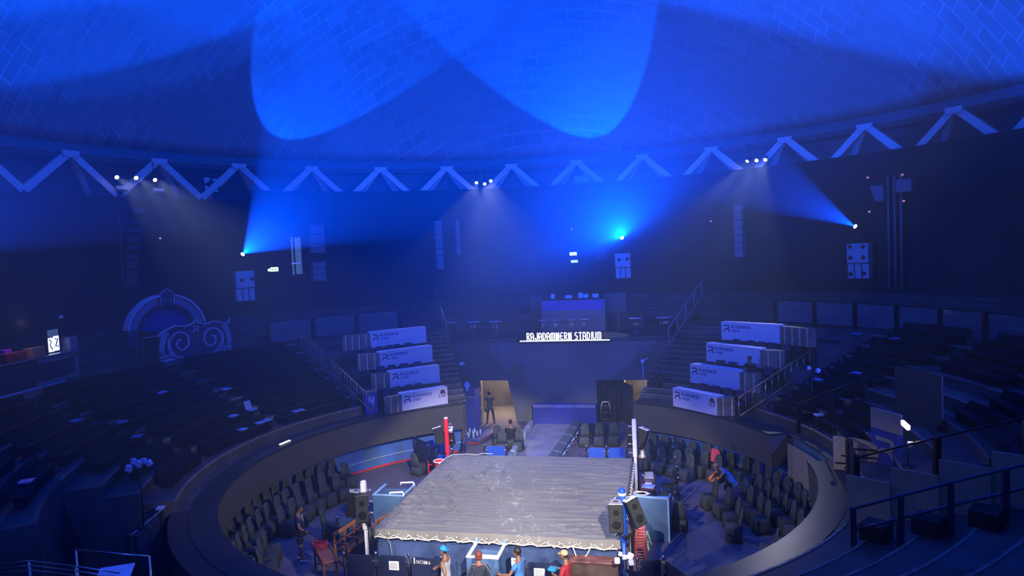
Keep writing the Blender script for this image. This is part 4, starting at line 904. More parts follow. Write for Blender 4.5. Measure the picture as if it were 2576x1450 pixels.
# ------------------------------------------------------------------ crowd barriers with notices
m_barr = mat('navy_barrier_board', (.012, .018, .055), .5, var=.15, scale=2); m_barrb = mat('bright_blue_board', (.02, .08, .42), .5, var=.08)
m_paper = mat('white_paper', (.75, .76, .78), .7, var=.02); m_print = mat('grey_print', (.15, .15, .18), .7, var=0)
def barrier(x0, y0, x1, y1, lab, h=1.06, notice=None, m=m_barr, section=False, endpost=False, group='barrier panels around the ring'):
    a, c = Vector((x0, y0, 0)), Vector((x1, y1, 0)); L = (c-a).length; t = thing('barrier', lab, 'barrier', a, math.atan2(y1-y0, x1-x0), group)
    b = MB(); b.slab([(.07, -.015, .1), (L-.07, -.015, .1), (L-.07, -.015, h-.1), (L-.13, -.015, h-.04), (.13, -.015, h-.04), (.07, -.015, h-.1)], (0, 1, 0), .03); b.build('panel', m, t)
    for x in ([0, L] if endpost else [0]):
        b = MB(); b.tube([(x, 0, 0), (x, 0, h-.02)], .028, 8); b.lathe((x, 0, 0), [(.11, 0), (.11, .012), (.03, .03)], 12); b.build('post', m_blkmetal, t)
        b = MB(); b.ball((x, 0, h+.01), .045); b.build('ball_finial', m_chrome, t)
    for x in (.07, L-.07):
        b = MB(); b.rbox((x, -.02, h-.2), (.07, .05, .05), .01); b.build('clamp', m_chrome, t)
    if notice:
        b = MB(); b.box((notice*L, -.02, h-.3), (.28, .008, .24)); nt = b.build('notice_sheet', m_paper, t)
        b = MB()
        for k, ww in enumerate((.17, .22, .2, .24, .21)): b.box((notice*L, -.026, h-.23-.035*k), (ww, .004, .01))
        b.build('print_lines', m_print, nt)
    if section:
        b, _ = text_mb('SECTION 6', (.22, -.016, h-.2), (1, 0, 0), (0, 0, 1), .085, (0, -.006, 0), .26, .6); b.build('lettering', mat('grey_white_paint', (.45, .45, .47), .6, var=0), t)
        b = MB(); b.box((.17, -.02, h-.13), (.03, .01, .17)); b.build('tape', mat('cream_tape', (.7, .62, .5), .6), t)
    return t
barrier(-3.95, -4.22, -3.06, -4.12, 'navy barrier panel at the left end of the row in front of the ring')
barrier(-3.06, -4.12, -2.13, -4.1, 'navy barrier panel with a white notice in front of the ring, left of the people', notice=.55)
barrier(-2.13, -4.1, -1.2, -4.14, 'navy barrier panel lettered SECTION 6 in front of the ring', section=True, endpost=True)
barrier(1.0, -4.02, 2.08, -4.02, 'navy barrier panel with a white notice right of the blue-shirted person', notice=.36, endpost=True)
barrier(3.85, -3.62, 4.5, -3.42, 'navy barrier panel at the near right corner behind the lamp tree'); barrier(4.5, -3.42, 5.3, -4.62, 'navy barrier panel angled towards the viewer at the near right, with cloth on its post', endpost=True)
barrier(-5.35, -1.9, -4.75, -.9, 'sky-blue barrier panel behind the orange bench at the left', m=m_skirt2, endpost=True)
barrier(-2.72, 5.95, -1.78, 5.98, 'bright blue barrier panel behind the far edge of the ring, left of the walkway', m=m_barrb, endpost=True); barrier(1.5, 6.02, 2.3, 6.05, 'bright blue barrier panel behind the far ring edge, right of the walkway', m=m_barrb); barrier(2.3, 6.05, 3.1, 6.1, 'bright blue barrier panel behind the far ring edge near the white post', m=m_barrb, endpost=True)
barrier(-5.95, 6.4, -5.05, 5.6, 'black barrier panel standing in the pit at the far left, outer one', 1.25); barrier(-5.05, 5.6, -4.5, 5.05, 'black barrier panel standing in the pit at the far left, inner one', 1.1, endpost=True)
barrier(-3.86, 6.95, -3.5, 5.6, 'bright blue barrier panel seen edge-on behind the red post', 1.2, m=m_barrb, endpost=True); barrier(-4.5, 5.05, -3.72, 4.6, 'bright blue barrier panel left of the red post', 1.0, m=m_barrb)
b = MB()
for k, (x, y) in enumerate(((4.9, 6.3), (4.95, 5.0), (4.98, 3.9), (5.0, 2.7))):
    b = MB(); b.tube([(0, 0, 0), (0, 0, .98)], .03, 8); b.lathe((0, 0, 0), [(.12, 0), (.12, .012), (.03, .03)], 12); b.ball((0, 0, 1.0), .045)
    t = thing('barrier_post', 'free-standing black barrier post with chrome ball right of the ring, %s from the far end' % ORD[k], 'post', (x, y, 0), 0, 'barrier posts right of the ring'); b.build('pole', m_blkmetal, t)
    b = MB(); b.ball((0, 0, 1.02), .05); b.build('ball_finial', m_chrome, t); b = MB(); b.rbox((.05, 0, .8), (.08, .05, .05), .01); b.build('clamp', m_chrome, t)
b = MB(); b.add([(-.06, -.05, 0), (.07, -.05, 0), (.09, -.06, -.26), (.0, -.07, -.33), (-.08, -.06, -.24), (-.06, -.03, 0), (.07, -.03, 0), (.09, -.04, -.26), (.0, -.05, -.33), (-.08, -.04, -.24)], [(0, 1, 2, 3, 4), (9, 8, 7, 6, 5)]+[(k, 5+k, 5+(k+1) % 5, (k+1) % 5) for k in range(5)]); tag(b.build('cloth_rag', mat('olive_cloth', (.25, .3, .14), .8), None, (4.5, -3.43, .98)), 'olive cloth hanging on the barrier post at the near right', 'cloth')
# brown wooden steps, bench, side table with the red hose
m_stepw = mat('red_brown_wood', (.16, .065, .055), .6, var=.25, scale=5); m_stepd = mat('dark_brown_board', (.06, .038, .036), .65, var=.2, scale=4)
t = thing('wooden_steps', 'red-brown wooden steps at the right of the ring front', 'steps', (2.75, -3.95, 0))
for k, (y, z) in enumerate(((.26, 1.02), (-.1, .62), (-.46, .24))):
    b = MB(); b.rbox((0, y, z), (1.25, .38, .05), .01); b.build('tread', m_stepw, t)
    b = MB(); b.box((0, y-.12, z/2-.02), (1.18, .03, z-.06)); b.build('riser', m_stepd, t)
for s in (-1, 1):
    b = MB(); b.slab([(s*.6-.02, -.6, 0), (s*.6-.02, .4, 0), (s*.6-.02, .4, .99), (s*.6-.02, .1, .99), (s*.6-.02, .1, .6), (s*.6-.02, -.28, .6), (s*.6-.02, -.28, .22), (s*.6-.02, -.6, .22)], (1, 0, 0), .04); b.build('side_board', m_stepd, t)
m_orange = mat('orange_varnished_wood', (.55, .20, .05), .4, var=.15, scale=6); m_orange2 = mat('brown_varnished_wood', (.26, .09, .04), .4, var=.2, scale=6)
def bench():
    A = Vector((-5.0, -2.75, 0)); B = Vector((-4.75, -1.35, 0)); L = (B-A).length
    t = thing('wooden_bench', 'orange-brown wooden bench with arm dividers left of the ring', 'bench', A, math.atan2((B-A).y, (B-A).x))
    b = MB(); b.rbox((L/2, -.25, .43), (L, .44, .05), .015); b.build('seat', m_orange2, t)
    b = MB(); b.rbox((L/2, .02, .88), (L+.06, .05, .12), .015); b.build('back_rail', m_orange, t)
    b = MB(); b.rbox((L/2, .0, .62), (L, .03, .06), .01); b.build('back_slat', m_orange2, t)
    for k in range(4):
        x = L*k/3
        b = MB(); b.box((x, 0, .42), (.05, .05, .84)); b.build('back_post', m_orange, t)
        b = MB(); b.box((x, -.44, .33), (.05, .05, .65)); b.build('front_leg', m_orange2, t)
        b = MB(); b.rbox((x, -.23, .66), (.06, .48, .035), .01); b.build('armrest', m_orange2, t)
bench()
t = thing('wooden_bench', 'brown wooden bench end showing left of the ring beside the blue step box', 'bench', (-4.2, -1.6, 0), rad(75))
b = MB(); b.rbox((0.5, -.2, .43), (1.0, .4, .05), .015); b.build('seat', m_orange2, t); b = MB(); b.rbox((.5, .0, .84), (1.0, .05, .1), .01); b.build('back_rail', m_orange2, t)
for x in (.02, .98):
    for y, h_ in ((0, .8), (-.38, .42)): b = MB(); b.box((x, y, h_/2), (.05, .05, h_)); b.build('leg', m_orange2, t)
c4 = [Vector((-5.52, -3.1, 0)), Vector((-5.2, -2.85, 0)), Vector((-4.28, -3.95, 0)), Vector((-4.6, -4.2, 0))]; cm = sum(c4, Vector())/4; ex = (c4[3]-c4[0]).normalized(); L = (c4[3]-c4[0]).length
t = thing('side_table', 'long reddish wooden table with raised edges at the lower left', 'table', (cm.x, cm.y, 0), math.atan2(ex.y, ex.x))
m_redwood = mat('reddish_table_wood', (.33, .10, .06), .35, var=.15, scale=5)
b = MB(); b.rbox((0, 0, .72), (L, .42, .04), .01); b.build('table_top', m_redwood, t)
for y in (-.2, .2): b = MB(); b.box((0, y, .75), (L, .03, .05)); b.build('edge_board', m_orange2, t)
b = MB(); b.box((0, -.18, .62), (L-.1, .03, .14)); b.build('apron', m_orange2, t); b = MB(); b.box((0, .18, .62), (L-.1, .03, .14)); b.build('apron', m_orange2, t)
for x in (-L/2+.06, L/2-.06):
    for y in (-.17, .17): b = MB(); b.box((x, y, .35), (.055, .055, .7)); b.build('leg', m_orange2, t)
    b = MB(); b.box((x, 0, .14), (.04, .34, .04)); b.build('stretcher', m_orange2, t)
b = MB()
for k in range(5):
    n = 28; rr0 = .20+.012*(k % 3); b.tube([(rr0*math.cos(2*PI*q/n+.4*k), rr0*math.sin(2*PI*q/n+.4*k)*.92, .02+.022*k+.008*math.sin(q)) for q in range(n+1)], .016, 6)
b.tube([(.19, 0, .1), (.1, .05, .12), (-.05, .02, .13), (-.2, .0, .1)], .014, 6)
tag(b.build('coiled_hose', mat('dark_red_hose', (.42, .03, .06), .4), None, (c4[0].x+.3, c4[0].y-.12, .745)), 'coil of dark red hose lying on the end of the reddish table', 'hose')
# lamp tree near the brown steps, mic-like stands
def lamptree(p, h, lab, heads, m_head, m_pole=m_blkmetal):
    t = thing('lamp_stand', lab, 'lamp stand', p)
    b = MB(); b.tube([(0, 0, 0), (0, 0, h)], .02, 6); b.build('pole', m_pole, t)
    b = MB(); b.lathe((0, 0, 0), [(.16, 0), (.16, .015), (.03, .04)], 12); b.build('base', m_blkmetal, t)
    for x, y, z, s, r in heads:
        b = MB(); b.tube([(0, 0, h-.05), (x*.6, y*.6, h+z*.8), (x, y, h+z)], .01, 5); b.build('arm', m_blkmetal, t)
        b = MB(); b.rbox((x, y, h+z), (s, s*.6, s*1.1), s*.2, M=Matrix.Rotation(r, 3, 'Y')); b.build('lamp_head', m_head, t)
m_lh = mat('pale_violet_plastic', (.5, .52, .8), .4)
p = aty(1571, 1400, -4.25); lamptree((p.x, -4.25, 0), p.z, 'stand with pale bottle-shaped lamps beside the brown steps', [(-.18, 0, -.12, .14, 0), (-.1, 0, .05, .1, .3), (0, -.05, 0, .11, 0), (.14, -.03, .02, .16, .5), (.16, -.02, -.14, .13, -.2)], m_lh)
# dark cloth-covered chair alone right of the ring
# ------------------------------------------------------------------ cloth-covered banquet chairs in the pit
m_cover = mat('dark_green_grey_cloth', (.05, .057, .053), .8, var=.22, scale=5, bump=.5, bscale=9)
def covered():
    t = thing('covered_chair', 'x', 'chair', (0, 0, 0))
    b = MB(); n = 28; rings = []
    for z, sx, sy, fl in ((.06, .255, .25, 1), (.25, .245, .24, .6), (.44, .23, .225, .15), (.475, .21, .205, 0)):
        R = []
        for k in range(n):
            a = 2*PI*k/n; c, s = math.cos(a), math.sin(a); e = .28
            x = sx*math.copysign(abs(c)**e, c); y = sy*math.copysign(abs(s)**e, s); q = 1+.05*fl*math.sin(a*9+z*3)
            R.append((x*q, y*q-.0, z+.02*fl*math.sin(a*5)))
        rings.append(R)
    vs = [p for R in rings for p in R]; m = len(rings)
    b.add(vs, [(i*n+k, i*n+(k+1) % n, (i+1)*n+(k+1) % n, (i+1)*n+k) for i in range(m-1) for k in range(n)]+[tuple((m-1)*n+k for k in range(n)), tuple(range(n-1, -1, -1))], True)
    b.build('seat_cover', m_cover, t)
    b = MB(); vs = []; sec = [(.40, .225, .19, .06), (.6, .21, .215, .055), (.8, .19, .25, .05), (.92, .165, .275, .045), (.99, .11, .285, .035), (1.0, .04, .288, .02)]; n = 14
    for z, hw, yc, th in sec:
        for k in range(n):
            a = 2*PI*k/n; c, s = math.cos(a), math.sin(a); vs.append((hw*math.copysign(abs(c)**.6, c), yc+th*s+.012*math.sin(z*17+c*2), z))
    m = len(sec); b.add(vs, [(i*n+k, i*n+(k+1) % n, (i+1)*n+(k+1) % n, (i+1)*n+k) for i in range(m-1) for k in range(n)]+[tuple((m-1)*n+k for k in range(n)), tuple(range(n-1, -1, -1))], True)
    b.build('back_cover', m_cover, t)
    for x in (-.2, .2):
        for y in (-.19, .19): b = MB(); b.tube([(x, y, .3), (x*1.05, y*1.05, 0)], .013, 6); b.build('leg', m_steel, t)
    return t
cc0 = covered(); cc_n = [0]
def chair(p, rz, lab, grp, sc=1.0):
    if cc_n[0] == 0: cc0.location = p; cc0.rotation_euler = (0, 0, rz); cc0['label'] = lab; cc0['group'] = grp
    else: dup(cc0, p, rz, lab, grp)
    cc_n[0] += 1
rnd = random.Random(11)
def row(a0, a1, r, lab, grp, step, skip=()):
    n = max(1, int(abs(a1-a0)*rad(1)*r/step)); 
    for i in range(n+1):
        if i in skip: continue
        ph = a0+(a1-a0)*i/n+rnd.uniform(-.15, .15); rq = r+rnd.uniform(-.06, .06)
        chair(pol(ph, rq), -rad(ph)+rnd.uniform(-.12, .12), lab % ORD[min(i, 27)], grp)
GL_ = 'covered chairs along the left pit wall'; GR_ = 'covered chairs along the right pit wall'
row(-66, -131, 9.02, 'dark covered chair, back row at the left, %s from the entrance end', GL_, .55)
row(-66, -129, 8.3, 'dark covered chair, middle row at the left, %s from the entrance end', GL_, .58)
row(-74, -126, 7.6, 'dark covered chair, front row at the left, %s from the entrance end', GL_, .6, (6, 7))
row(26, 58, 9.0, 'dark covered chair, back row at the far right, %s from the entrance end', GR_, .6)
row(26, 50, 8.25, 'dark covered chair, middle row at the far right, %s from the entrance end', GR_, .6)
row(30, 45, 7.55, 'dark covered chair, front row at the far right, %s from the entrance end', GR_, .62)
row(62, 130, 8.95, 'dark covered chair, back row at the near right, %s from the far end', GR_, .57, (6,))
row(66, 128, 8.2, 'dark covered chair, middle row at the near right, %s from the far end', GR_, .6)
row(68, 124, 7.42, 'dark covered chair, front row at the near right, %s from the far end', GR_, .64, (4, 5))
row(66, 88, 6.6, 'dark covered chair, innermost short row at the right, %s from the far end', GR_, .64)
chair(Vector((4.98, .85, 0)), rad(176), 'single dark covered chair standing alone right of the blue board', 'single covered chairs')
chair(Vector((-5.35, 5.15, 0)), rad(160), 'single dark covered chair in front of the black barrier at the far left', 'single covered chairs')
chair(Vector((-6.05, -1.05, 0)), rad(105), 'single dark covered chair behind the standing man at the left', 'single covered chairs')
for i, (x, y, rz) in enumerate(((-2.95, 9.1, 15), (-2.3, 9.0, 5), (-1.9, 8.6, -5), (-2.6, 8.3, 5))):
    chair(Vector((x, y, 0)), rad(rz), 'dark covered chair left of the walkway near the entrance, %s of four' % ORD[i], 'covered chairs left of the walkway')
for i, (x, y, rz) in enumerate(((1.0, 9.6, 0), (1.65, 9.7, 0), (2.3, 9.8, 0))):
    chair(Vector((x, y, 0)), rad(rz), 'dark covered chair right of the walkway near the entrance, %s of three' % ORD[i], 'covered chairs right of the walkway')
# red things at the left of the ring: plastic chair upside down and a basin
m_redp = mat('red_plastic', (.75, .02, .03), .4)
t = thing('plastic_chair', 'red plastic chair turned upside down by the left edge of the ring', 'chair', (-4.38, 4.25, 0), rad(20))
b = MB(); b.rbox((0, 0, .42), (.42, .42, .05), .04); b.build('seat', m_redp, t)
for x in (-.18, .18):
    for y in (-.18, .18): b = MB(); b.tube([(x, y, .43), (x*1.1, y*1.1, .86)], [.03, .02], 6); b.build('leg', m_redp, t)
b = MB(); b.box((0, .2, .7), (.36, .02, .04)); b.build('stretcher', m_redp, t)
b = MB(); b.rbox((0, .24, .22), (.4, .05, .42), .05); b.build('backrest', m_redp, t)
p = Vector((-3.95, 3.75, 0)); t = thing('basin', 'white-rimmed red basin on a red stool by the left edge of the ring', 'basin', (p.x, p.y, .93))
b = MB(); b.lathe((0, 0, 0), [(.14, 0), (.2, .1), (.22, .14), (.2, .14), (.17, .09), (.12, .03)], 18); b.build('bowl', m_redp, t); b = MB(); n = 20; b.tube([(.215*math.cos(2*PI*q/n), .215*math.sin(2*PI*q/n), .14) for q in range(n+1)], .022, 6); b.build('rim', m_white, t)
t = thing('tall_stool', 'red stool carrying the basin by the left edge of the ring', 'stool', (p.x, p.y, 0))
b = MB(); b.lathe((0, 0, .88), [(.16, 0), (.17, .03), (.15, .045)], 14); b.build('seat', m_redp, t)
for q in range(4): a = PI/4+q*PI/2; b = MB(); b.tube([(.12*math.cos(a), .12*math.sin(a), .88), (.19*math.cos(a), .19*math.sin(a), 0)], .022, 6); b.build('leg', m_redp, t)
# mat of goods by the left of the entrance: low blue display board on the floor with bottles
t = thing('display_platform', 'low blue platform with red edge by the pit wall left of the entrance', 'platform', (-4.7, 10.7, 0), rad(-12))
b = MB(); b.box((0, 0, .1), (1.9, 2.0, .16)); b.build('body', mat('printed_blue_board', (.05, .07, .25), .5, var=.4, scale=6), t); b = MB(); b.box((0, -1.0, .06), (1.94, .03, .05)); b.build('red_edge', m_red, t); b = MB(); b.box((.97, .0, .12), (.05, 2.0, .06)); b.build('brown_edge', m_stepw, t)
m_glassy = mat('pale_bottle', (.35, .55, .75), .2, var=.2, scale=20)
for k in range(12):
    x, y = -.45+.3*(k % 4)+rnd.uniform(-.06, .06), -.6+.36*(k//4)+rnd.uniform(-.08, .08); b = MB(); b.lathe((0, 0, 0), [(.045, 0), (.05, .16), (.02, .22), (.02, .27)], 8)
    q = Matrix.Rotation(rad(-12), 3, 'Z')@Vector((x, y, 0)); tag(b.build('bottle', m_glassy, None, (-4.7+q.x, 10.7+q.y, .181)), 'pale bottle on the low blue platform, %s of the cluster' % ORD[k], 'bottle', 'bottles on the low platform')
# walkway side pads
m_pad = mat('grey_foam_pad', (.33, .38, .36), .7, var=.12); m_pad2 = mat('dark_foam_pad', (.10, .12, .15), .7, var=.15)
for k in range(5):
    f = (k+.5)/5; y = 6.3+6.6*f; x = -1.9-.22*f
    b = MB(); b.rbox((0, 0, .17), (.24, 1.22, .34), .05); tag(b.build('foam_pad', m_pad, None, (x, y, 0), (0, 0, rad(2))), 'grey foam block on the left edge of the walkway, %s from the ring' % ORD[k], 'pad', 'foam blocks left of the walkway')
for k in range(5):
    f = (k+.5)/5; y = 6.4+6.4*f; x = -.2+.35*f
    b = MB(); b.rbox((0, 0, .15), (.42, 1.2, .3), .04, M=Matrix.Rotation(.2, 3, 'Y')); tag(b.build('foam_pad', m_pad2, None, (x+.12, y, .05), (0, 0, rad(-3))), 'dark padded block on the right edge of the walkway, %s from the ring' % ORD[k], 'pad', 'padded blocks right of the walkway')
t = thing('side_rail', 'pale jointed rail lying along the right side of the walkway', 'rail', (0, 0, 0)); 
for k in range(6):
    y = 6.2+k*1.05; x = .28+.06*k; b = MB(); b.tube([(x, y, .3), (x+.05, y+.95, .3)], .04, 6); b.build('tube', m_lightblue, t); b = MB(); b.ball((x, y, .31), .055); b.tube([(x, y, .3), (x, y, 0)], .02, 6); b.build('joint', m_chrome, t)
# ladder frame, platform cart and bicycle-like rack by the doors
def ladder():
    t = thing('step_ladder', 'tall metal step ladder with rounded top right of the stage riser', 'ladder', (1.75, 12.6, 0), 0)
    for y, s in ((-.28, 1), (.28, -1)):
        b = MB(); b.tube([(-.3, y, 0), (-.2, y*.25, 1.25), (-.13, y*.1, 1.38), (.13, y*.1, 1.38), (.2, y*.25, 1.25), (.3, y, 0)], .022, 6); b.build('frame', m_steel, t)
    for k in range(4):
        f = .2+k*.25; b = MB(); b.box((0, -.28*(1-f*.75), 1.25*f), (.5-.18*f, .08, .025)); b.build('step', m_steel, t)
ladder()
t = thing('low_cart', 'low dark cart with drape right of the walkway end', 'cart', (1.15, 11.6, 0)); b = MB(); b.box((0, 0, .3), (1.3, 1.6, .06)); b.build('cart_deck', m_drape, t)
b = MB(); b.box((0, -.79, .18), (1.28, .02, .24)); b.build('skirt', m_drape, t)
for x in (-.55, .55):
    for y in (-.7, .7): b = MB(); b.lathe((x, y, .07), [(.07, -.02), (.07, .02)], 10, Matrix.Rotation(PI/2, 3, 'Y')); b.tube([(x, y, .1), (x, y, .28)], .02, 6); b.build('caster', m_blk, t)
t = thing('equipment_rack', 'dark tangled equipment rack silhouetted in the right doorway', 'rack', aty(1655, 1003, 13.0))
t.location.z = 2.41; t.location = pol(22.9, 9.9, 2.385); t.location.x += .35; t.location.y += .3
for x in (-.28, -.05, .25): b = MB(); b.tube([(x, 0, 0), (x+.02, .05, 1.05)], .025, 6); b.build('upright', m_blkmetal, t)
for z in (.3, .6, 1.0): b = MB(); b.tube([(-.32, 0, z), (.3, .04, z)], .02, 6); b.build('crossbar', m_blkmetal, t)
for x, z, s in ((-.15, .75, .16), (.12, .5, .2), (-.1, .18, .22), (.1, .85, .12)): b = MB(); b.rbox((x, -.02, z), (s, s*.7, s), .03); b.build('mounted_gear', m_blk, t)
b = MB(); n = 16; b.tube([(.28+.14*math.cos(2*PI*q/n), .0, .75+.2*math.sin(2*PI*q/n)) for q in range(n+1)], .018, 5); b.build('hoop', m_blkmetal, t)
p = aty(1623, 912, 10.2); p2 = pol(math.degrees(math.atan2(p.x, 9.9)), 10.4); t = thing('camera_stand', 'tall thin camera stand with a pale head before the right doorway', 'stand', (p.x-.1, 9.75, 2.385)); hh = aty(1623, 912, 9.75).z-2.385
b = MB(); b.tube([(0, 0, 0), (0, 0, hh)], .022, 6); b.build('pole', m_lightblue, t); b = MB(); b.rbox((0, -.02, hh+.05), (.16, .2, .14), .04); b.tube([(.05, 0, hh+.1), (.22, 0, hh+.18)], .02, 6); b.build('camera_head', m_lh, t)
for k in range(3): a = k*2*PI/3; b = MB(); b.tube([(0, 0, .3), (.3*math.cos(a), .3*math.sin(a), 0)], .014, 5); b.build('leg', m_steel, t)
# heap of cables and the drop-ceiling lamp post left of the entrance
b = MB()
for k in range(4): b.tube([(.35*(random.random()-.5)+.28*math.cos(q*.6+k)*(.5+.5*random.random()), .3*(random.random()-.5)+.22*math.sin(q*.6+k)*(.5+.5*random.random()), .03+.05*random.random()+.03*k) for q in range(22)], .014, 5)
tag(b.build('cable_heap', mat('mixed_cable', (.55, .53, .5), .5, var=.4, scale=5), None, (5.85, 6.75, 0)), 'heap of tangled pale cables on the floor at the far right', 'cable')
b = MB(); b.tube(coil(random.Random(5), 20, .18, .03), .025, 5); tag(b.build('cable_coil', mat('violet_cable', (.45, .3, .8), .4), None, (5.5, 6.35, 0)), 'violet coil beside the tangled cables at the far right', 'cable')
b = MB(); b.add([(-.2, 0, 0), (.2, .02, .0), (.24, .05, .4), (.1, .06, .52), (-.16, .05, .5), (-.2, .04, 0), (.2, .06, .0), (.24, .09, .4), (.1, .1, .52), (-.16, .09, .5)], [(0, 1, 2, 3, 4), (9, 8, 7, 6, 5)]+[(k, 5+k, 5+(k+1) % 5, (k+1) % 5) for k in range(5)])
p = pol(48.0, 8.62); tag(b.build('red_vest', mat('pink_red_cloth', (.75, .08, .12), .7, var=.1), None, (p.x, p.y, .62), (0, 0, -rad(48))), 'pinkish red vest hung over a chair back at the far right', 'garment')
t = thing('pillar_cabinet', 'dark blue cabinet with a pale emblem at the pit wall left of the entrance', 'cabinet', (-5.28, 12.75, 0), rad(-8)); b = MB(); b.box((0, 0, 1.0), (.85, .6, 2.0)); b.build('body', m_riser, t); b = MB(); b.box((0, -.31, 1.62), (.85, .03, .04)); b.build('trim_strip', m_dbox, t)
b = MB(); b.slab([(-.17, -.33, 2.25), (-.03, -.37, 2.48), (-.03, -.37, 2.06)], (0, -1, 0), .03); b.slab([(.0, -.37, 2.05), (.0, -.37, 2.48), (.16, -.37, 2.38), (.2, -.37, 2.2)], (0, -1, 0), .03); b.box((0, -.33, 2.1), (.1, .04, .3)); b.build('emblem', mat('bright_blue_emblem', (.1, .2, .9), .4, emit=(.05, .12, .8), es=.35), t)
# ------------------------------------------------------------------ people
m_skin = mat('skin', (.27, .14, .09), .55, var=.06); m_skin2 = mat('tanned_skin', (.19, .095, .06), .55, var=.06)
m_hair = mat('black_hair', (.012, .010, .010), .5, var=.2); m_eye = mat('dark_eye', (.01, .01, .01), .2, var=0); m_lip = mat('lip', (.28, .09, .08), .5, var=0)
def skinned(name, joints, edges, radii, root, m, parent, sub=2, extra=None):
    me = bpy.data.meshes.new(name); names = list(joints); idx = {k: i for i, k in enumerate(names)}
    me.from_pydata([tuple(joints[k]) for k in names], [(idx[a], idx[b]) for a, b in edges], [])
    o = bpy.data.objects.new(name, me); COL.objects.link(o)
    md = o.modifiers.new('skin', 'SKIN'); md.use_smooth_shade = True; md.branch_smoothing = .5
    if not me.skin_vertices: 
        pass
    for k, i in idx.items():
        r = radii[k]; r = (r, r) if isinstance(r, (int, float)) else r
        me.skin_vertices[0].data[i].radius = r; me.skin_vertices[0].data[i].use_root = (k == root)
    s = o.modifiers.new('sub', 'SUBSURF'); s.levels = sub; s.render_levels = sub
    bpy.context.view_layer.update()
    dg = bpy.context.evaluated_depsgraph_get(); nm = bpy.data.meshes.new_from_object(o.evaluated_get(dg)); nm.name = name
    bpy.data.objects.remove(o); 
    if extra:
        bm = bmesh.new(); bm.from_mesh(nm)
        tmp = bpy.data.meshes.new('tmp'); tmp.from_pydata([tuple(p) for p in extra.v], [], extra.f); tmp.polygons.foreach_set('use_smooth', extra.sm); bm.from_mesh(tmp); bmesh.ops.recalc_face_normals(bm, faces=bm.faces[:]); bm.to_mesh(nm); bm.free(); bpy.data.meshes.remove(tmp)
    nm.materials.clear(); nm.materials.append(m)
    o2 = bpy.data.objects.new(name, nm); COL.objects.link(o2); o2.parent = parent; return o2
def V(*a): return Vector(a)
STAND = dict(pelvis=V(0, 0, .93), spine=V(0, .005, 1.1), chest=V(0, 0, 1.28), neck=V(0, -.01, 1.43), head=V(0, .02, 1.53),
             shL=V(-.185, -.01, 1.375), elL=V(-.235, -.03, 1.1), wrL=V(-.245, .05, .86), shR=V(.185, -.01, 1.375), elR=V(.235, -.03, 1.1), wrR=V(.245, .05, .86),
             hipL=V(-.095, 0, .88), knL=V(-.105, .02, .49), anL=V(-.11, -.03, .085), toL=V(-.125, .13, .03), hipR=V(.095, 0, .88), knR=V(.105, .02, .49), anR=V(.11, -.03, .085), toR=V(.125, .13, .03))
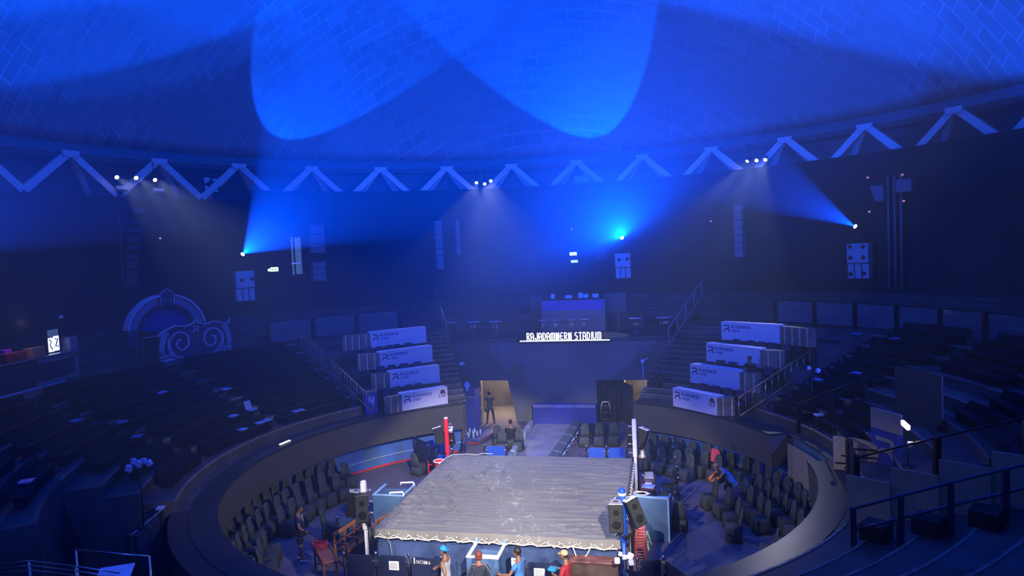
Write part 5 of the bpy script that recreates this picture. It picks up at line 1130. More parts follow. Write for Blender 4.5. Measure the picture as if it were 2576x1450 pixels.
def person(lab, loc, rz, pose=None, shirt=None, sleeves=.5, legs=None, leglen=1.0, shoe=None, hair='short', hairm=None, skin=None, head_turn=0, scale=1.0, tilt=0.0, extras=None):
    t = thing('person', lab, 'person', loc, rz); t.scale = (scale,)*3; J = {k: v.copy() for k, v in STAND.items()}
    for k, v in (pose or {}).items(): J[k] = V(*v)
    sk = skin or m_skin
    # body with five-fingered hands
    jt = dict(J); E = [('pelvis', 'spine'), ('spine', 'chest'), ('chest', 'neck'), ('neck', 'head')]; R = dict(pelvis=(.115, .085), spine=(.125, .09), chest=(.15, .105), neck=.055, head=.06)
    for s in 'LR':
        E += [('chest', 'sh'+s), ('sh'+s, 'el'+s), ('el'+s, 'wr'+s), ('pelvis', 'hip'+s), ('hip'+s, 'kn'+s), ('kn'+s, 'an'+s), ('an'+s, 'to'+s)]
        R.update({'sh'+s: .056, 'el'+s: .04, 'wr'+s: (.027, .021), 'hip'+s: .066, 'kn'+s: .055, 'an'+s: .037, 'to'+s: (.04, .025)})
        d = (J['wr'+s]-J['el'+s]).normalized(); side = V(1 if s == 'L' else -1, 0, 0); fwd = d.cross(side); fwd = fwd.normalized() if fwd.length > .1 else V(0, 1, 0)
        if fwd.y < 0: fwd = -fwd
        pm = J['wr'+s]+d*.055; jt['pa'+s] = pm; E.append(('wr'+s, 'pa'+s)); R['pa'+s] = (.034, .018)
        curl = (side*.6).normalized()
        for f, (off, ln) in enumerate(((.027, .068), (.009, .078), (-.009, .072), (-.027, .056))):
            a = 'f%d%s' % (f, s); jt[a+'a'] = pm+d*.045+fwd*off; jt[a+'b'] = pm+d*(.045+ln*.55)+fwd*off*1.1+curl*.012; jt[a+'c'] = pm+d*(.045+ln*.95)+fwd*off*1.1+curl*.03
            E += [('pa'+s, a+'a'), (a+'a', a+'b'), (a+'b', a+'c')]; R[a+'a'] = .0095; R[a+'b'] = .0085; R[a+'c'] = .007
        jt['t'+s+'a'] = pm-d*.015+fwd*.045; jt['t'+s+'b'] = pm+d*.03+fwd*.062+curl*.01; E += [('pa'+s, 't'+s+'a'), ('t'+s+'a', 't'+s+'b')]; R['t'+s+'a'] = .012; R['t'+s+'b'] = .009
    # head: skull, jaw, nose, ears
    H = J['head']; axis = (J['head']-J['neck']).normalized(); Rz = Matrix.Rotation(head_turn, 3, 'Z')@Matrix.Rotation(-tilt, 3, 'X'); hc = H+axis*.075; hb = MB()
    def hp(x, y, z): return hc+Rz@V(x, y, z)
    hb.ball(hc, .1, 16, 10, (.78, .95, 1.12), Rz); hb.ball(hp(0, .03, -.07), .058, 12, 8, (.85, .9, .8), Rz)
    hb.hexa([hp(-.013, .09, -.03), hp(.013, .09, -.03), hp(.01, .085, .012), hp(-.01, .085, .012)], [hp(-.012, .118, -.032), hp(.012, .118, -.032), hp(.006, .1, .012), hp(-.006, .1, .012)])
    for s in (-1, 1): hb.ball(hp(s*.08, -.005, -.012), .025, 8, 6, (.4, .7, 1.1), Rz)
    skinned('body', jt, E, R, 'pelvis', sk, t, 2, hb)
    for s in (-1, 1): b = MB(); b.ball(hp(s*.032, .085, .015), .011, 8, 5); b.build('eye', m_eye, t)
    b = MB(); b.rbox(hp(0, .083, -.068), (.045, .012, .012), .004, M=Rz); b.build('mouth', m_lip, t)
    hm = hairm or m_hair
    if hair in ('short', 'long'):
        b = MB(); b.ball(hp(0, -.018, .03), .108, 16, 10, (.82, .93, 1.0), Rz); 
        if hair == 'long': b.ball(hp(0, -.045, -.02), .095, 12, 8, (.98, .7, 1.0), Rz)
        b.v = [p if (Rz.inverted()@(p-hc)).y < .055 or (Rz.inverted()@(p-hc)).z > .062 else p+(Rz@V(0, -.04, 0)) for p in b.v]; b.build('hair', hm, t)
    if hair in ('cap', 'capback', 'hat'):
        b = MB(); b.ball(hp(0, -.005, .045), .107, 16, 10, (.84, .97, .85), Rz)
        b.v = [p if (Rz.inverted()@(p-hc)).z > .02 else hc+Rz@V((Rz.inverted()@(p-hc)).x, (Rz.inverted()@(p-hc)).y, .02) for p in b.v]
        c = b.build('cap', hm, t)
        yb = .11 if hair == 'cap' else -.11
        b = MB()
        if hair == 'hat': b.lathe(hp(0, 0, .02), [(.09, 0), (.16, -.02), (.165, -.01), (.09, .015)], 18, Rz)
        else: b.slab([hp(x, (yb*.7+math.copysign(math.sqrt(max(0, .0062-x*x))*1.0, yb)) if abs(x) < .075 else yb*.7, .022) for x in (-.076, -.05, -.025, 0, .025, .05, .076)], Rz@V(0, 0, 1), .012)
        b.build('brim', hm, c)
        b = MB(); b.ball(hp(0, -.03, -.0), .092, 12, 8, (.86, .9, .7), Rz); b.build('hair', m_hair, t)
    if shirt:
        jt = dict(pelvis=J['pelvis']+V(0, 0, -.03), spine=J['spine'], chest=J['chest'], neck=J['neck']-axis*.035); jt['hem'] = jt['pelvis']-(J['spine']-J['pelvis']).normalized()*.06; E = [('hem', 'pelvis'), ('pelvis', 'spine'), ('spine', 'chest'), ('chest', 'neck')]; R = dict(hem=(.148, .112), pelvis=(.172, .13), spine=(.158, .12), chest=(.17, .122), neck=.075)
        for s in 'LR':
            E.append(('chest', 'sh'+s)); jt['sh'+s] = J['sh'+s]; R['sh'+s] = .072 if sleeves else .05
            if sleeves:
                f = min(sleeves, 1.0); jt['sl'+s] = J['sh'+s].lerp(J['el'+s], f); R['sl'+s] = .063 if f < 1 else .052; E.append(('sh'+s, 'sl'+s))
                if sleeves > 1: jt['cu'+s] = J['el'+s].lerp(J['wr'+s], .92); R['cu'+s] = .038; E.append(('sl'+s, 'cu'+s))
        skinned('shirt', jt, E, R, 'pelvis', shirt, t)
    if legs:
        up_ = (J['spine']-J['pelvis']).normalized(); jt = dict(waist=J['pelvis']+up_*.07, pelvis=J['pelvis']-up_*.02); E = [('waist', 'pelvis')]; R = dict(waist=(.155, .115), pelvis=(.16, .12))
        for s in 'LR':
            jt['hip'+s] = J['hip'+s].lerp(J['kn'+s], .22); jt['kn'+s] = J['kn'+s]+V(0, 0, .03); E += [('pelvis', 'hip'+s), ('hip'+s, 'kn'+s)]; R['hip'+s] = .098; R['kn'+s] = .085 if leglen < .7 else .068
            if leglen >= .7: jt['an'+s] = J['an'+s]+V(0, 0, .02); E.append(('kn'+s, 'an'+s)); R['an'+s] = .058
        skinned('trousers' if leglen >= .7 else 'shorts', jt, E, R, 'waist', legs, t)
    if shoe:
        for s in 'LR':
            a, c = J['an'+s], J['to'+s]; d = V(c.x-a.x, c.y-a.y, 0).normalized(); n_ = V(-d.y, d.x, 0); o = V(a.x, a.y, 0); b = MB(); z0 = min(a.z, c.z)-.035
            sec = [(-.07, .038, .075), (-.03, .045, .09), (.05, .046, .07), (.13, .05, .055), (.185, .035, .04)]; vs = []
            for q, hw, hh in sec:
                for k in range(10): an = 2*PI*k/10; vs.append(o+d*q+n_*(hw*math.cos(an))+V(0, 0, max(0, z0)+hh*.5+hh*.5*math.sin(an)))
            b.add(vs, [(i*10+k, i*10+(k+1) % 10, (i+1)*10+(k+1) % 10, (i+1)*10+k) for i in range(4) for k in range(10)]+[tuple(range(9, -1, -1)), tuple(40+k for k in range(10))], True); b.build('shoe', shoe, t)
    if extras: extras(t, J, hc)
    return t
c_navy = mat('navy_shirt', (.02, .025, .07), .8, var=.15); c_blk = mat('black_cloth', (.012, .012, .014), .8, var=.2); c_wht = mat('white_shoe', (.65, .65, .62), .5, var=.05)
c_tank = mat('pale_grey_vest', (.3, .32, .36), .8, var=.06); c_blue = mat('blue_tee', (.045, .16, .45), .8, var=.1); c_grey = mat('grey_shorts', (.22, .23, .26), .8, var=.1); c_red = mat('red_shirt', (.25, .014, .024), .8, var=.12)
c_dark = mat('dark_sweatshirt', (.02, .025, .045), .85, var=.15); c_cap = mat('bright_blue_cap', (.01, .19, .5), .6, var=.05); c_tan = mat('tan_cap', (.34, .26, .15), .7, var=.06); c_rh = mat('reddish_hair', (.14, .03, .02), .6, var=.2); c_jean = mat('dark_jeans', (.03, .04, .09), .8, var=.15)
def bag(t, J, hc):
    b = MB(); b.tube([J['shL']+V(.04, .09, .04), V(-.02, .14, 1.2), V(.14, .13, 1.0)], .014, 5); b.tube([J['shL']+V(.04, -.05, .05), V(.02, -.13, 1.15), V(.17, -.06, .98)], .014, 5); b.build('bag_strap', c_blk, t)
    b = MB(); b.rbox((.21, .1, .92), (.1, .22, .18), .03); b.build('shoulder_bag', c_blk, t)
    b = MB(); b.tube([(-.05, .10, 1.42), (-.02, .135, 1.25), (.0, .14, 1.12), (.03, .135, 1.25), (.05, .1, 1.42)], .006, 4); b.box((0, .145, 1.09), (.07, .008, .1)); b.build('lanyard', c_wht, t)
p = at(757, 1412)
person('person in dark shorts with shoulder bag and white shoes standing left of the ring', (p.x, p.y, 0), rad(-62), dict(elR=(.25, .02, 1.1), wrR=(.2, .2, .95), knL=(-.11, .04, .49), anL=(-.15, -.05, .085), toL=(-.2, .1, .03), anR=(.12, .06, .085), toR=(.15, .22, .03)), c_navy, .55, c_blk, .5, c_wht, extras=bag)
# four people passing in front of the ring
p = aty(1118, 1372, -4.75)
person('person in a backwards bright blue cap and pale vest walking before the ring', (p.x, -4.75, -.06), rad(80), dict(elR=(.3, .1, 1.12), wrR=(.28, .36, 1.0), elL=(-.28, -.16, 1.14), wrL=(-.27, -.02, .93), knR=(.1, .14, .5), anR=(.1, -.0, .1), toR=(.12, .15, .06), knL=(-.1, -.02, .5), anL=(-.1, -.3, .12), toL=(-.11, -.18, .03)), c_tank, 0, c_jean, 1, c_wht, 'capback', c_cap, m_skin2)
def piping(t, J, hc):
    b = MB()
    for s in 'LR': b.tube([J['neck']+V(.07 if s == 'R' else -.07, -.05, -.0), J['sh'+s]+V(0, -.06, .045), J['sh'+s].lerp(J['el'+s], .5)+V(.05 if s == 'R' else -.05, -.04, 0), J['el'+s]+V(.05 if s == 'R' else -.05, -.02, 0)], .008, 4)
    b.build('piping', c_grey, t); b = MB(); n = 12; b.tube([J['neck']+V(.085*math.cos(2*PI*q/n), .085*math.sin(2*PI*q/n)-.01, -.03) for q in range(n+1)], .018, 6); b.build('collar', mat('brown_collar', (.15, .05, .04), .7), t)
p = aty(1203, 1385, -5.0)
person('person with reddish hair in a dark sweatshirt before the white-edged step box', (p.x, -5.0, -.03), rad(6), dict(elL=(-.27, -.02, 1.1), elR=(.27, -.02, 1.1)), c_dark, 2, c_blk, 1, c_wht, 'long', c_rh, m_skin2, extras=piping)
def held(pos, size, m, nm):
    def f(t, J, hc): b = MB(); b.rbox(pos, size, .01); b.build(nm, m, t)
    return f
p = aty(1303, 1372, -4.7)
person('person with dark hair in a blue tee and pale shorts walking left before the ring', (p.x, -4.7, -.02), rad(78), dict(elR=(.26, .04, 1.1), wrR=(.2, .1, 1.2), elL=(-.26, .14, 1.12), wrL=(-.2, .4, 1.06), knR=(.1, .1, .49), anR=(.1, .06, .085), toR=(.1, .22, .03), anL=(-.1, -.2, .1), toL=(-.1, -.07, .03)), c_blue, .6, c_grey, .5, c_wht, 'short', None, m_skin2, extras=held((.14, .2, 1.26), (.05, .13, .2), c_wht, 'white_pouch'))
p = aty(1422, 1378, -4.7)
person('person in a tan cap and red shirt holding a blue cloth before the ring', (p.x, -4.7, -.03), rad(75), dict(elR=(.25, .06, 1.12), wrR=(.12, .26, 1.18), elL=(-.26, .05, 1.12), wrL=(-.12, .26, 1.12)), c_red, 1.0, c_red, 1, c_blk, 'cap', c_tan, m_skin2, extras=held((0, .36, 1.2), (.18, .2, .06), c_cap, 'blue_cloth'))
# entrance: silhouette in the left doorway, another at its edge, one seated, one on a desk, one working on the right
p = at(1238, 1056); person('person with bushy hair standing in the lit left doorway, back to the hall', (p.x+.12, 13.45, 0), rad(10), dict(anL=(-.17, -.03, .085), toL=(-.2, .12, .03), anR=(.2, -.03, .085), toR=(.24, .12, .03), knL=(-.13, .02, .49), knR=(.15, .02, .49)), c_dark, .6, c_blk, 1, c_blk, 'long', extras=held((-.26, .1, .7), (.12, .14, .2), c_blk, 'carried_bag'))
person('person standing half hidden at the left edge of the left doorway', (-5.05, 13.5, 0), rad(-60), None, c_blk, .6, c_blk, 1, c_blk, 'short', scale=.98)
SIT = dict(pelvis=(0, .02, .52), spine=(0, 0, .7), chest=(0, .0, .9), neck=(0, .0, 1.05), head=(0, .03, 1.15), shL=(-.185, 0, .99), shR=(.185, 0, .99), elL=(-.24, .06, .74), wrL=(-.16, .28, .66), elR=(.24, .06, .74), wrR=(.16, .28, .66), hipL=(-.1, .04, .5), knL=(-.12, .44, .5), anL=(-.12, .44, .085), toL=(-.13, .6, .03), hipR=(.1, .04, .5), knR=(.12, .44, .5), anR=(.12, .44, .085), toR=(.13, .6, .03))
chp = [o for o in bpy.data.objects if o.get('label', '').startswith('dark covered chair left of the walkway near the entrance, second')][0]
person('person in dark clothes sitting on a covered chair left of the walkway', (chp.location.x, chp.location.y, 0), rad(5), SIT, c_blk, 1.0, c_blk, 1, c_blk, 'short')
a, b_, ex, back, zb, zt = DESK_INFO['right', 1]; d_ = at(1858, 935, zb+.8); s_ = (Vector((d_.x, d_.y, 0))-a).dot(ex); p = a+ex*s_+back*.75; 
LEAN = dict(SIT); LEAN.update(chest=(0, .1, .88), spine=(0, .05, .7), neck=(0, .17, 1.02), head=(0, .22, 1.11), shL=(-.185, .12, .96), shR=(.185, .12, .96), elL=(-.27, .3, .8), wrL=(-.08, .46, .83), elR=(.27, .3, .8), wrR=(.06, .48, .83))
person('person in black leaning on the second lowest desk of the right tier', (p.x, p.y, zb+.02), math.atan2(ex.y, ex.x)+PI, LEAN, c_blk, 2, c_blk, 1, c_blk, 'short')
BEND = dict(pelvis=(0, -.05, .8), spine=(0, .05, .98), chest=(0, .2, 1.12), neck=(0, .33, 1.2), head=(0, .41, 1.24), shL=(-.19, .24, 1.17), shR=(.19, .24, 1.17), elL=(-.25, .42, .98), wrL=(-.14, .6, .86), elR=(.25, .42, .98), wrR=(.16, .62, .84), hipL=(-.1, -.05, .77), knL=(-.12, .12, .44), hipR=(.1, -.05, .77), knR=(.12, .12, .44), anL=(-.12, -.03, .085), anR=(.12, -.03, .085))
c_orange = mat('orange_glove', (.9, .22, .04), .6, var=.05)
def gloves(t, J, hc):
    for s in 'LR': b = MB(); d = (J['wr'+s]-J['el'+s]); b.tube([J['el'+s]+d*.15, J['wr'+s]+d*.35], [.05, .046], 8); b.build('orange_sleeve', c_orange, t)
p = at(1836, 1195, .5); person('person in blue shirt with orange sleeves bending over a chair at the right', (6.75, 3.35, 0), rad(105), BEND, c_blue, .5, c_blk, 1, c_blk, 'cap', mat('brown_cap', (.3, .12, .07), .6), None, extras=gloves)
# a cap and camera of someone low in the foreground at the ring's near right
p = at(1733, 1440, 1.0); person('person in a striped violet shirt at the bottom edge, near right', (p.x-.1, p.y-.95, -.36), rad(100), dict(elR=(.26, .1, 1.15), wrR=(.2, .26, 1.28)), mat('violet_striped_shirt', (.3, .28, .55), .8, var=.2), .6, c_blk, 1, c_blk, 'short')
# ------------------------------------------------------------------ seating rows on the terraces
m_bench = mat('black_seat_shell', (.006, .006, .009), .8, var=.3, scale=2, spec=.1)
def seatrow(k, a0, a1, lab, grp):
    r = ROW0+RUN*k; z = 2.41+RISE_T*(k+1); t = thing('seat_row', lab, 'bench', pol((a0+a1)/2, r, z), 0, grp); o = t.location; n = max(6, int(abs(a1-a0)*1.2))
    def part(prof, a0_, a1_, nm):
        b = MB(); b.sweep(prof, a0_, a1_, n); b.v = [v-Vector(o) for v in b.v]; b.build(nm, m_bench, t)
    s = math.copysign(.5, a1-a0)
    part([(r+.22, z+.27), (r+.22, z+.32), (r+.64, z+.30), (r+.64, z+.26)], a0, a1, 'seat')
    part([(r+.60, z+.32), (r+.63, z+.44), (r+.69, z+.54), (r+.75, z+.54), (r+.70, z+.32)], a0+s, a1-s, 'backrest')
    part([(r+.3, z), (r+.3, z+.27), (r+.52, z+.27), (r+.52, z)], a0+s*1.4, a1-s*1.4, 'seat_base')
def rows(blocks, ks, text, grp):
    for bi, (a0, a1, bn) in enumerate(blocks):
        for k in ks:
            if bn.startswith('block nearest') and k < 3 or bn.startswith('block by the glass') and k < 3 or (bn == 'middle block' and a0 > 0 and k in (2, 3, 4)): continue
            seatrow(k, a0, a1, text % (ORD[k], bn), grp)
rows([(-56.5, -76, 'block by the brass rail'), (-78.5, -99, 'middle block'), (-101.5, -116, 'third block from the rail'), (-118.5, -132, 'block nearest the viewer')], range(7), 'black seat row, %s step of the left terrace, %s', 'black seat rows on the left terrace')
rows([(57.5, 68.5, 'block by the brass rail'), (71.5, 84, 'middle block'), (87, 102.5, 'block by the glass rail')], range(8), 'black seat row, %s step of the right terrace, %s', 'black seat rows on the right terrace')
# blue plastic seats folded among them
m_bseat = mat('sky_blue_seat', (.11, .2, .42), .4, var=.05)
def bseat(open_=True):
    t = thing('stadium_chair', 'x', 'seat', (0, 0, 0), 0, 'loose blue plastic seats on the terraces')
    b = MB(); b.hexa([(-.15, -.1, 0), (.15, -.1, 0), (.13, .16, 0), (-.13, .16, 0)], [(-.17, -.12, .05), (.17, -.12, .05), (.15, .18, .05), (-.15, .18, .05)]); b.build('seat_pan', m_bseat, t)
    if open_: b = MB(); b.hexa([(-.16, .15, .04), (.16, .15, .04), (.16, .2, .04), (-.16, .2, .04)], [(-.13, .24, .36), (.13, .24, .36), (.13, .28, .36), (-.13, .28, .36)]); b.build('seat_back', m_bseat, t)
    return t
bo, bf = bseat(True), bseat(False); used = [False, False]
SEATS = [(640, 1028, 1, 'blue plastic seat with upright back on the left terrace, the largest one showing'), (583, 980, 0, 'flat blue seat pan high on the left terrace, under the carved panel'), (605, 1048, 0, 'flat blue seat pan just left below the upright blue seat'), (625, 1080, 0, 'flat blue seat pan low on the left terrace near the ribbon, left one'), (670, 1065, 0, 'flat blue seat pan below the upright blue seat'),
         (735, 1083, 0, 'flat blue seat pan lowest beside the ribbon, left terrace'), (775, 1040, 0, 'flat blue seat pan two steps below the brass rail middle'), (728, 1017, 0, 'flat blue seat pan right of the upright blue seat'), (195, 1052, 0, 'flat blue seat pan at the far left below the bar'), (315, 1056, 0, 'flat blue seat pan left of centre on the left terrace'), (345, 1090, 0, 'small flat blue seat pan on the left terrace, in the middle block'), (110, 1207, 0, 'flat blue seat pan at the far left edge, middle height'), (418, 985, 0, 'flat blue seat pan on the upper left terrace near the carved panel'),
         (1960, 1082, 0, 'flat blue seat pan on the lowest right step near the ribbon'), (2040, 958, 0, 'flat blue seat pan on the right terrace right of the brass rail'), (2138, 940, 0, 'small blue seat pan on the right terrace, middle block'), (2240, 852, 0, 'blue seat pan high on the right terrace below the upper rail'), (2158, 832, 0, 'small blue seat pan at the top of the right terrace')]
for i, (u, v, op, lab) in enumerate(SEATS):
    q = ats(u, v, .5); 
    if q is None: continue
    r = min(rr(q), ROW0+RUN*NR-.1); k = max(0, min(NR-1, int((r-ROW0)/RUN))); ph = ang(q); p = pol(ph, ROW0+RUN*k+.42, 2.41+RISE_T*(k+1)+.33)
    src = bo if op else bf
    if not used[op]: src.location = p; src.rotation_euler = (0, 0, -rad(ph)); src['label'] = lab; used[op] = True
    else: dup(src, p, -rad(ph)+rnd.uniform(-.3, .3), lab)
# ------------------------------------------------------------------ upper rails behind the terraces
m_glass = bpy.data.materials.new('dark_glass'); m_glass.use_nodes = True
_n = m_glass.node_tree; _b = _n.nodes['Principled BSDF']; _b.inputs['Base Color'].default_value = (.25, .3, .4, 1); _b.inputs['Roughness'].default_value = .08; _b.inputs['Alpha'].default_value = .16
def glassrail(pts, h, lab, m=m_blkmetal, pw=.14, glass=True, cat='balustrade', low=0.0):
    t = thing('glass_balustrade', lab, cat, (0, 0, 0)); P = [Vector(p) for p in pts]; H = Vector((0, 0, h))
    for i, p in enumerate(P): b = MB(); b.box(p+H/2, (pw, pw, h), rot=.2); b.build('post', m, t)
    b = MB(); b.tube([p+H for p in P], .03, 8); b.build('top_rail', m_blkmetal, t); b = MB(); b.tube([p+Vector((0, 0, .08)) for p in P], .025, 6); b.build('bottom_rail', m_blkmetal, t)
    if glass:
        for a, c in zip(P, P[1:]):
            d = (c-a); d2 = Vector((d.x, d.y, 0)).normalized(); n_ = Vector((-d2.y, d2.x, 0)); a2, c2 = a+d*.06, c-d*.06
            b = MB(); b.slab([a2+Vector((0, 0, .12)), c2+Vector((0, 0, .12)), c2+Vector((0, 0, h-.06)), a2+Vector((0, 0, h-.06))], n_, .012); b.build('glass_pane', m_glass, t)
    return t
zt_ = z_end-RISE_T
glassrail([pol(a, 17.0, zt_) for a in (36, 42.5, 49, 55.5, 62, 68.5, 75)], 1.15, 'glass balustrade along the top of the right terrace')
glassrail([pol(a, 17.0, zt_) for a in (-34, -42, -50, -58)], 1.15, 'glass balustrade along the top of the left terrace')
glassrail([pol(103.6+.25*k, 9.6+1.75*k, tz(9.6+1.75*k+.1)) for k in range(4)]+[pol(104.4, 16.6, zt_)], 1.0, 'glass balustrade climbing beside the dark passage at the lower right')
glassrail([pol(86.6, 9.55, 2.42), pol(95, 9.58, 2.42), pol(103, 9.6, 2.42)], 1.0, 'short glass balustrade along the pit edge at the right')
glassrail([pol(68.6, 9.75, 2.42), pol(69.2, 10.9, 2.8), pol(70, 12.0, 3.2)], 1.0, 'black post rail beside the gate passage on the right', glass=False)
# handrail with cream side panels on the near right stairs
m_cream = mat('cream_side_panel', (.34, .31, .25), .6, var=.06)
t = thing('stair_rail', 'dark blue handrail on square posts climbing the near right stairs', 'handrail', (0, 0, 0)); m_bl = mat('dark_blue_steel', (.05, .06, .12), .4, .4)
HP = [(8.15, -6.6), (8.95, -6.72), (9.75, -6.84), (10.6, -6.96), (11.5, -7.05), (12.5, -7.15)]; HP = [Vector((x, y, tz(math.hypot(x, y)))) for x, y in HP]
for p in HP: b = MB(); b.box(p+Vector((0, 0, .5)), (.11, .11, 1.0)); b.build('post', m_bl, t)
for h_ in (.98, .55): b = MB(); b.tube([p+Vector((0, 0, h_)) for p in HP], .03, 8); b.build('rail', m_bl, t)
for k in range(6):
    r = ROW0+RUN*k; p, q = pol(119.2, r), pol(119.6, r+.87); z = 2.41+RISE_T*(k+1)
    b = MB(); b.slab([Vector((p.x, p.y, z+.02)), Vector((q.x, q.y, z+.02)), Vector((q.x, q.y, z+1.05)), Vector((p.x, p.y, z+1.05))], Vector((q.y-p.y, p.x-q.x, 0)), .04)
    tag(b.build('side_panel_board', m_cream), 'cream side board of the near right stairs, %s from the bottom' % ORD[k], 'panel', 'cream side boards at the near right stairs')
for k in range(4):
    p = pol(126.5-.8*k, ROW0+RUN*(k+.55)+.5, 2.41+RISE_T*(k+1)+(.0 if k else 0)); r = rr(p); p.z = tz(r)
    b = MB(); b.rbox((0, 0, .16), (.5, .46, .32), .02); tag(b.build('step_block', m_black, None, (p.x, p.y, p.z), (0, 0, -rad(125))), 'dark box step on the near right stairs, %s from the bottom' % ORD[k], 'step', 'box steps at the near right stairs')
# gate passage in the ribbon on the right, the round-topped panel and the emblem board
MB().sweep([(9.35, .75), (9.35, 2.05), (9.42, 2.05), (9.42, .75)], 68, 86.3, 20).build('wall_gate', mat('grey_beige_panel', (.23, .21, .2), .6, var=.05), kind='structure')
def fan():
    p = pol(92.5, 10.0, 2.42); t = thing('rounded_panel', 'grey-beige panel with a quarter-round top behind the rail at the right', 'panel', p, rad(-14))
    b = MB(); b.slab([(-.75, 0, 0), (.75, 0, 0)]+[(-.35+1.1*math.cos(rad(a)), 0, .1+.85*math.sin(rad(a))) for a in range(0, 91, 10)]+[(-.75, 0, .95)], (0, 1, 0), .05); b.build('board', mat('grey_beige_board', (.30, .27, .24), .6, var=.05), t)
    for k in range(3): b = MB(); b.box((0, -.02, .2+.22*k), (1.4-.3*k, .03, .035)); b.build('bar', m_blkmetal, t)
fan()
p = ats(2228, 1110, .6); p = pol(ang(p), rr(p), tz(rr(p))); t = thing('emblem_board', 'dark board with a large pale curved emblem on the right terrace', 'sign board', p, rad(-60))
b = MB(); b.box((0, .03, .45), (1.0, .05, .95)); b.build('board', m_riser, t); b = MB(); emblem(b, Vector((-.33, .0, .12)), Vector((1, 0, 0)), .62, Vector((0, -.015, 0))); b.build('emblem', m_cream, t)
b = MB(); b.box((0, .03, 1.22), (1.0, .05, .55)); b.build('upper_board', mat('grey_beige_board', (.30, .27, .24), .6), t)
p = ats(2310, 1020, .6); p = pol(ang(p), rr(p), tz(rr(p))); t = thing('control_screen', 'tall dark partition board on the right terrace behind the lit lamp', 'partition', p, rad(-65)); b = MB(); b.box((0, 0, .8), (1.7, .06, 1.6)); b.build('board', mat('dark_grey_board', (.06, .06, .06), .6), t)
for x in (-.8, .8): b = MB(); b.box((x, .1, .1), (.06, .4, .2)); b.build('foot', m_blkmetal, t)
p = ats(2306, 1095, .9); p = pol(ang(p), rr(p)-.2, tz(rr(p)-.2)); t = thing('desk_lamp', 'lit yellowish work lamp glowing on the right terrace', 'lamp', p, rad(-60))
b = MB(); b.tube([(0, 0, 0), (0, 0, 1.0), (.06, -.05, 1.1)], .02, 6); b.lathe((0, 0, 0), [(.14, 0), (.14, .02), (.03, .04)], 12); b.build('lamp_stand', m_blkmetal, t)
b = MB(); b.hexa([(-.1, -.1, 1.08), (.08, -.1, .98), (.08, .0, .98), (-.1, .0, 1.08)], [(-.11, -.1, 1.2), (.09, -.1, 1.09), (.09, .0, 1.09), (-.11, .0, 1.2)]); b.build('lit_head', mat('yellow_lamp_glow', (.9, .85, .5), .4, var=0, emit=(1, .85, .5), es=1.3), t)
b = MB(); b.lathe((.02, -.12, .55), [(.06, 0), (.07, .14), (.055, .14), (.05, .02)], 10); tag(b.build('paper_cup', m_white, None, p), 'white cup near the lit work lamp on the right terrace', 'cup')
l = bpy.data.lights.new('work_lamp', 'POINT'); l.energy = 9; l.color = (1, .85, .55); l.shadow_soft_size = .06; o = bpy.data.objects.new('work_lamp', l); COL.objects.link(o); o.location = p+Vector((-.1, -.3, 1.1))
# ribbon light, lamp stands on the terraces
p = atc(715, 1128, 9.1); p = pol(ang(p), 9.05, 2.43); b = MB(); b.rbox((0, 0, 0), (.55, .1, .03), .01); tag(b.build('ledge_light', mat('greenish_white_glow', (.9, 1, .8), .4, var=0, emit=(.9, 1, .65), es=1.1), None, p, (0, 0, -rad(ang(p)))), 'small greenish-white light lying on the left ribbon ledge', 'lamp')
q = ats(362, 1325); lamptree((q.x, q.y, tz(rr(q))), 1.55, 'lamp stand with several pale heads at the lower left', [(-.3, 0, -.1, .16, .3), (-.15, 0, .08, .14, 0), (.0, 0, .02, .16, .6), (.14, 0, .1, .13, 0), (.28, 0, .05, .15, -.5)], m_lh)
q = ats(2045, 1085); lamptree((q.x, q.y, tz(rr(q))), 1.95, 'thin lamp stand with two pale heads on the right terrace', [(-.08, 0, .03, .12, 0), (.2, 0, -.06, .14, .5)], m_lh)
p = aty(1187, 910, 11.6); lamptree((p.x-.35, 10.9, 2.9), p.z-2.9, 'tall lamp stand with a pale head on the stairs left of the doorway', [(0, 0, 0, .14, .3), (.12, 0, .02, .1, -.3)], m_lh)
t = thing('notice_stand', 'low stand with a pale square sign at the foot of the left brass rail', 'sign', pol(-52.3, 9.75, 2.385), rad(40)); b = MB(); b.box((0, 0, .45), (.5, .4, .9)); b.build('box_body', m_riser, t); b = MB(); b.box((0, -.205, .6), (.26, .01, .26)); b.build('sign_sheet', m_pale, t); b = MB(); b.box((0, 0, .93), (.6, .45, .04)); b.build('box_top', m_wood, t)
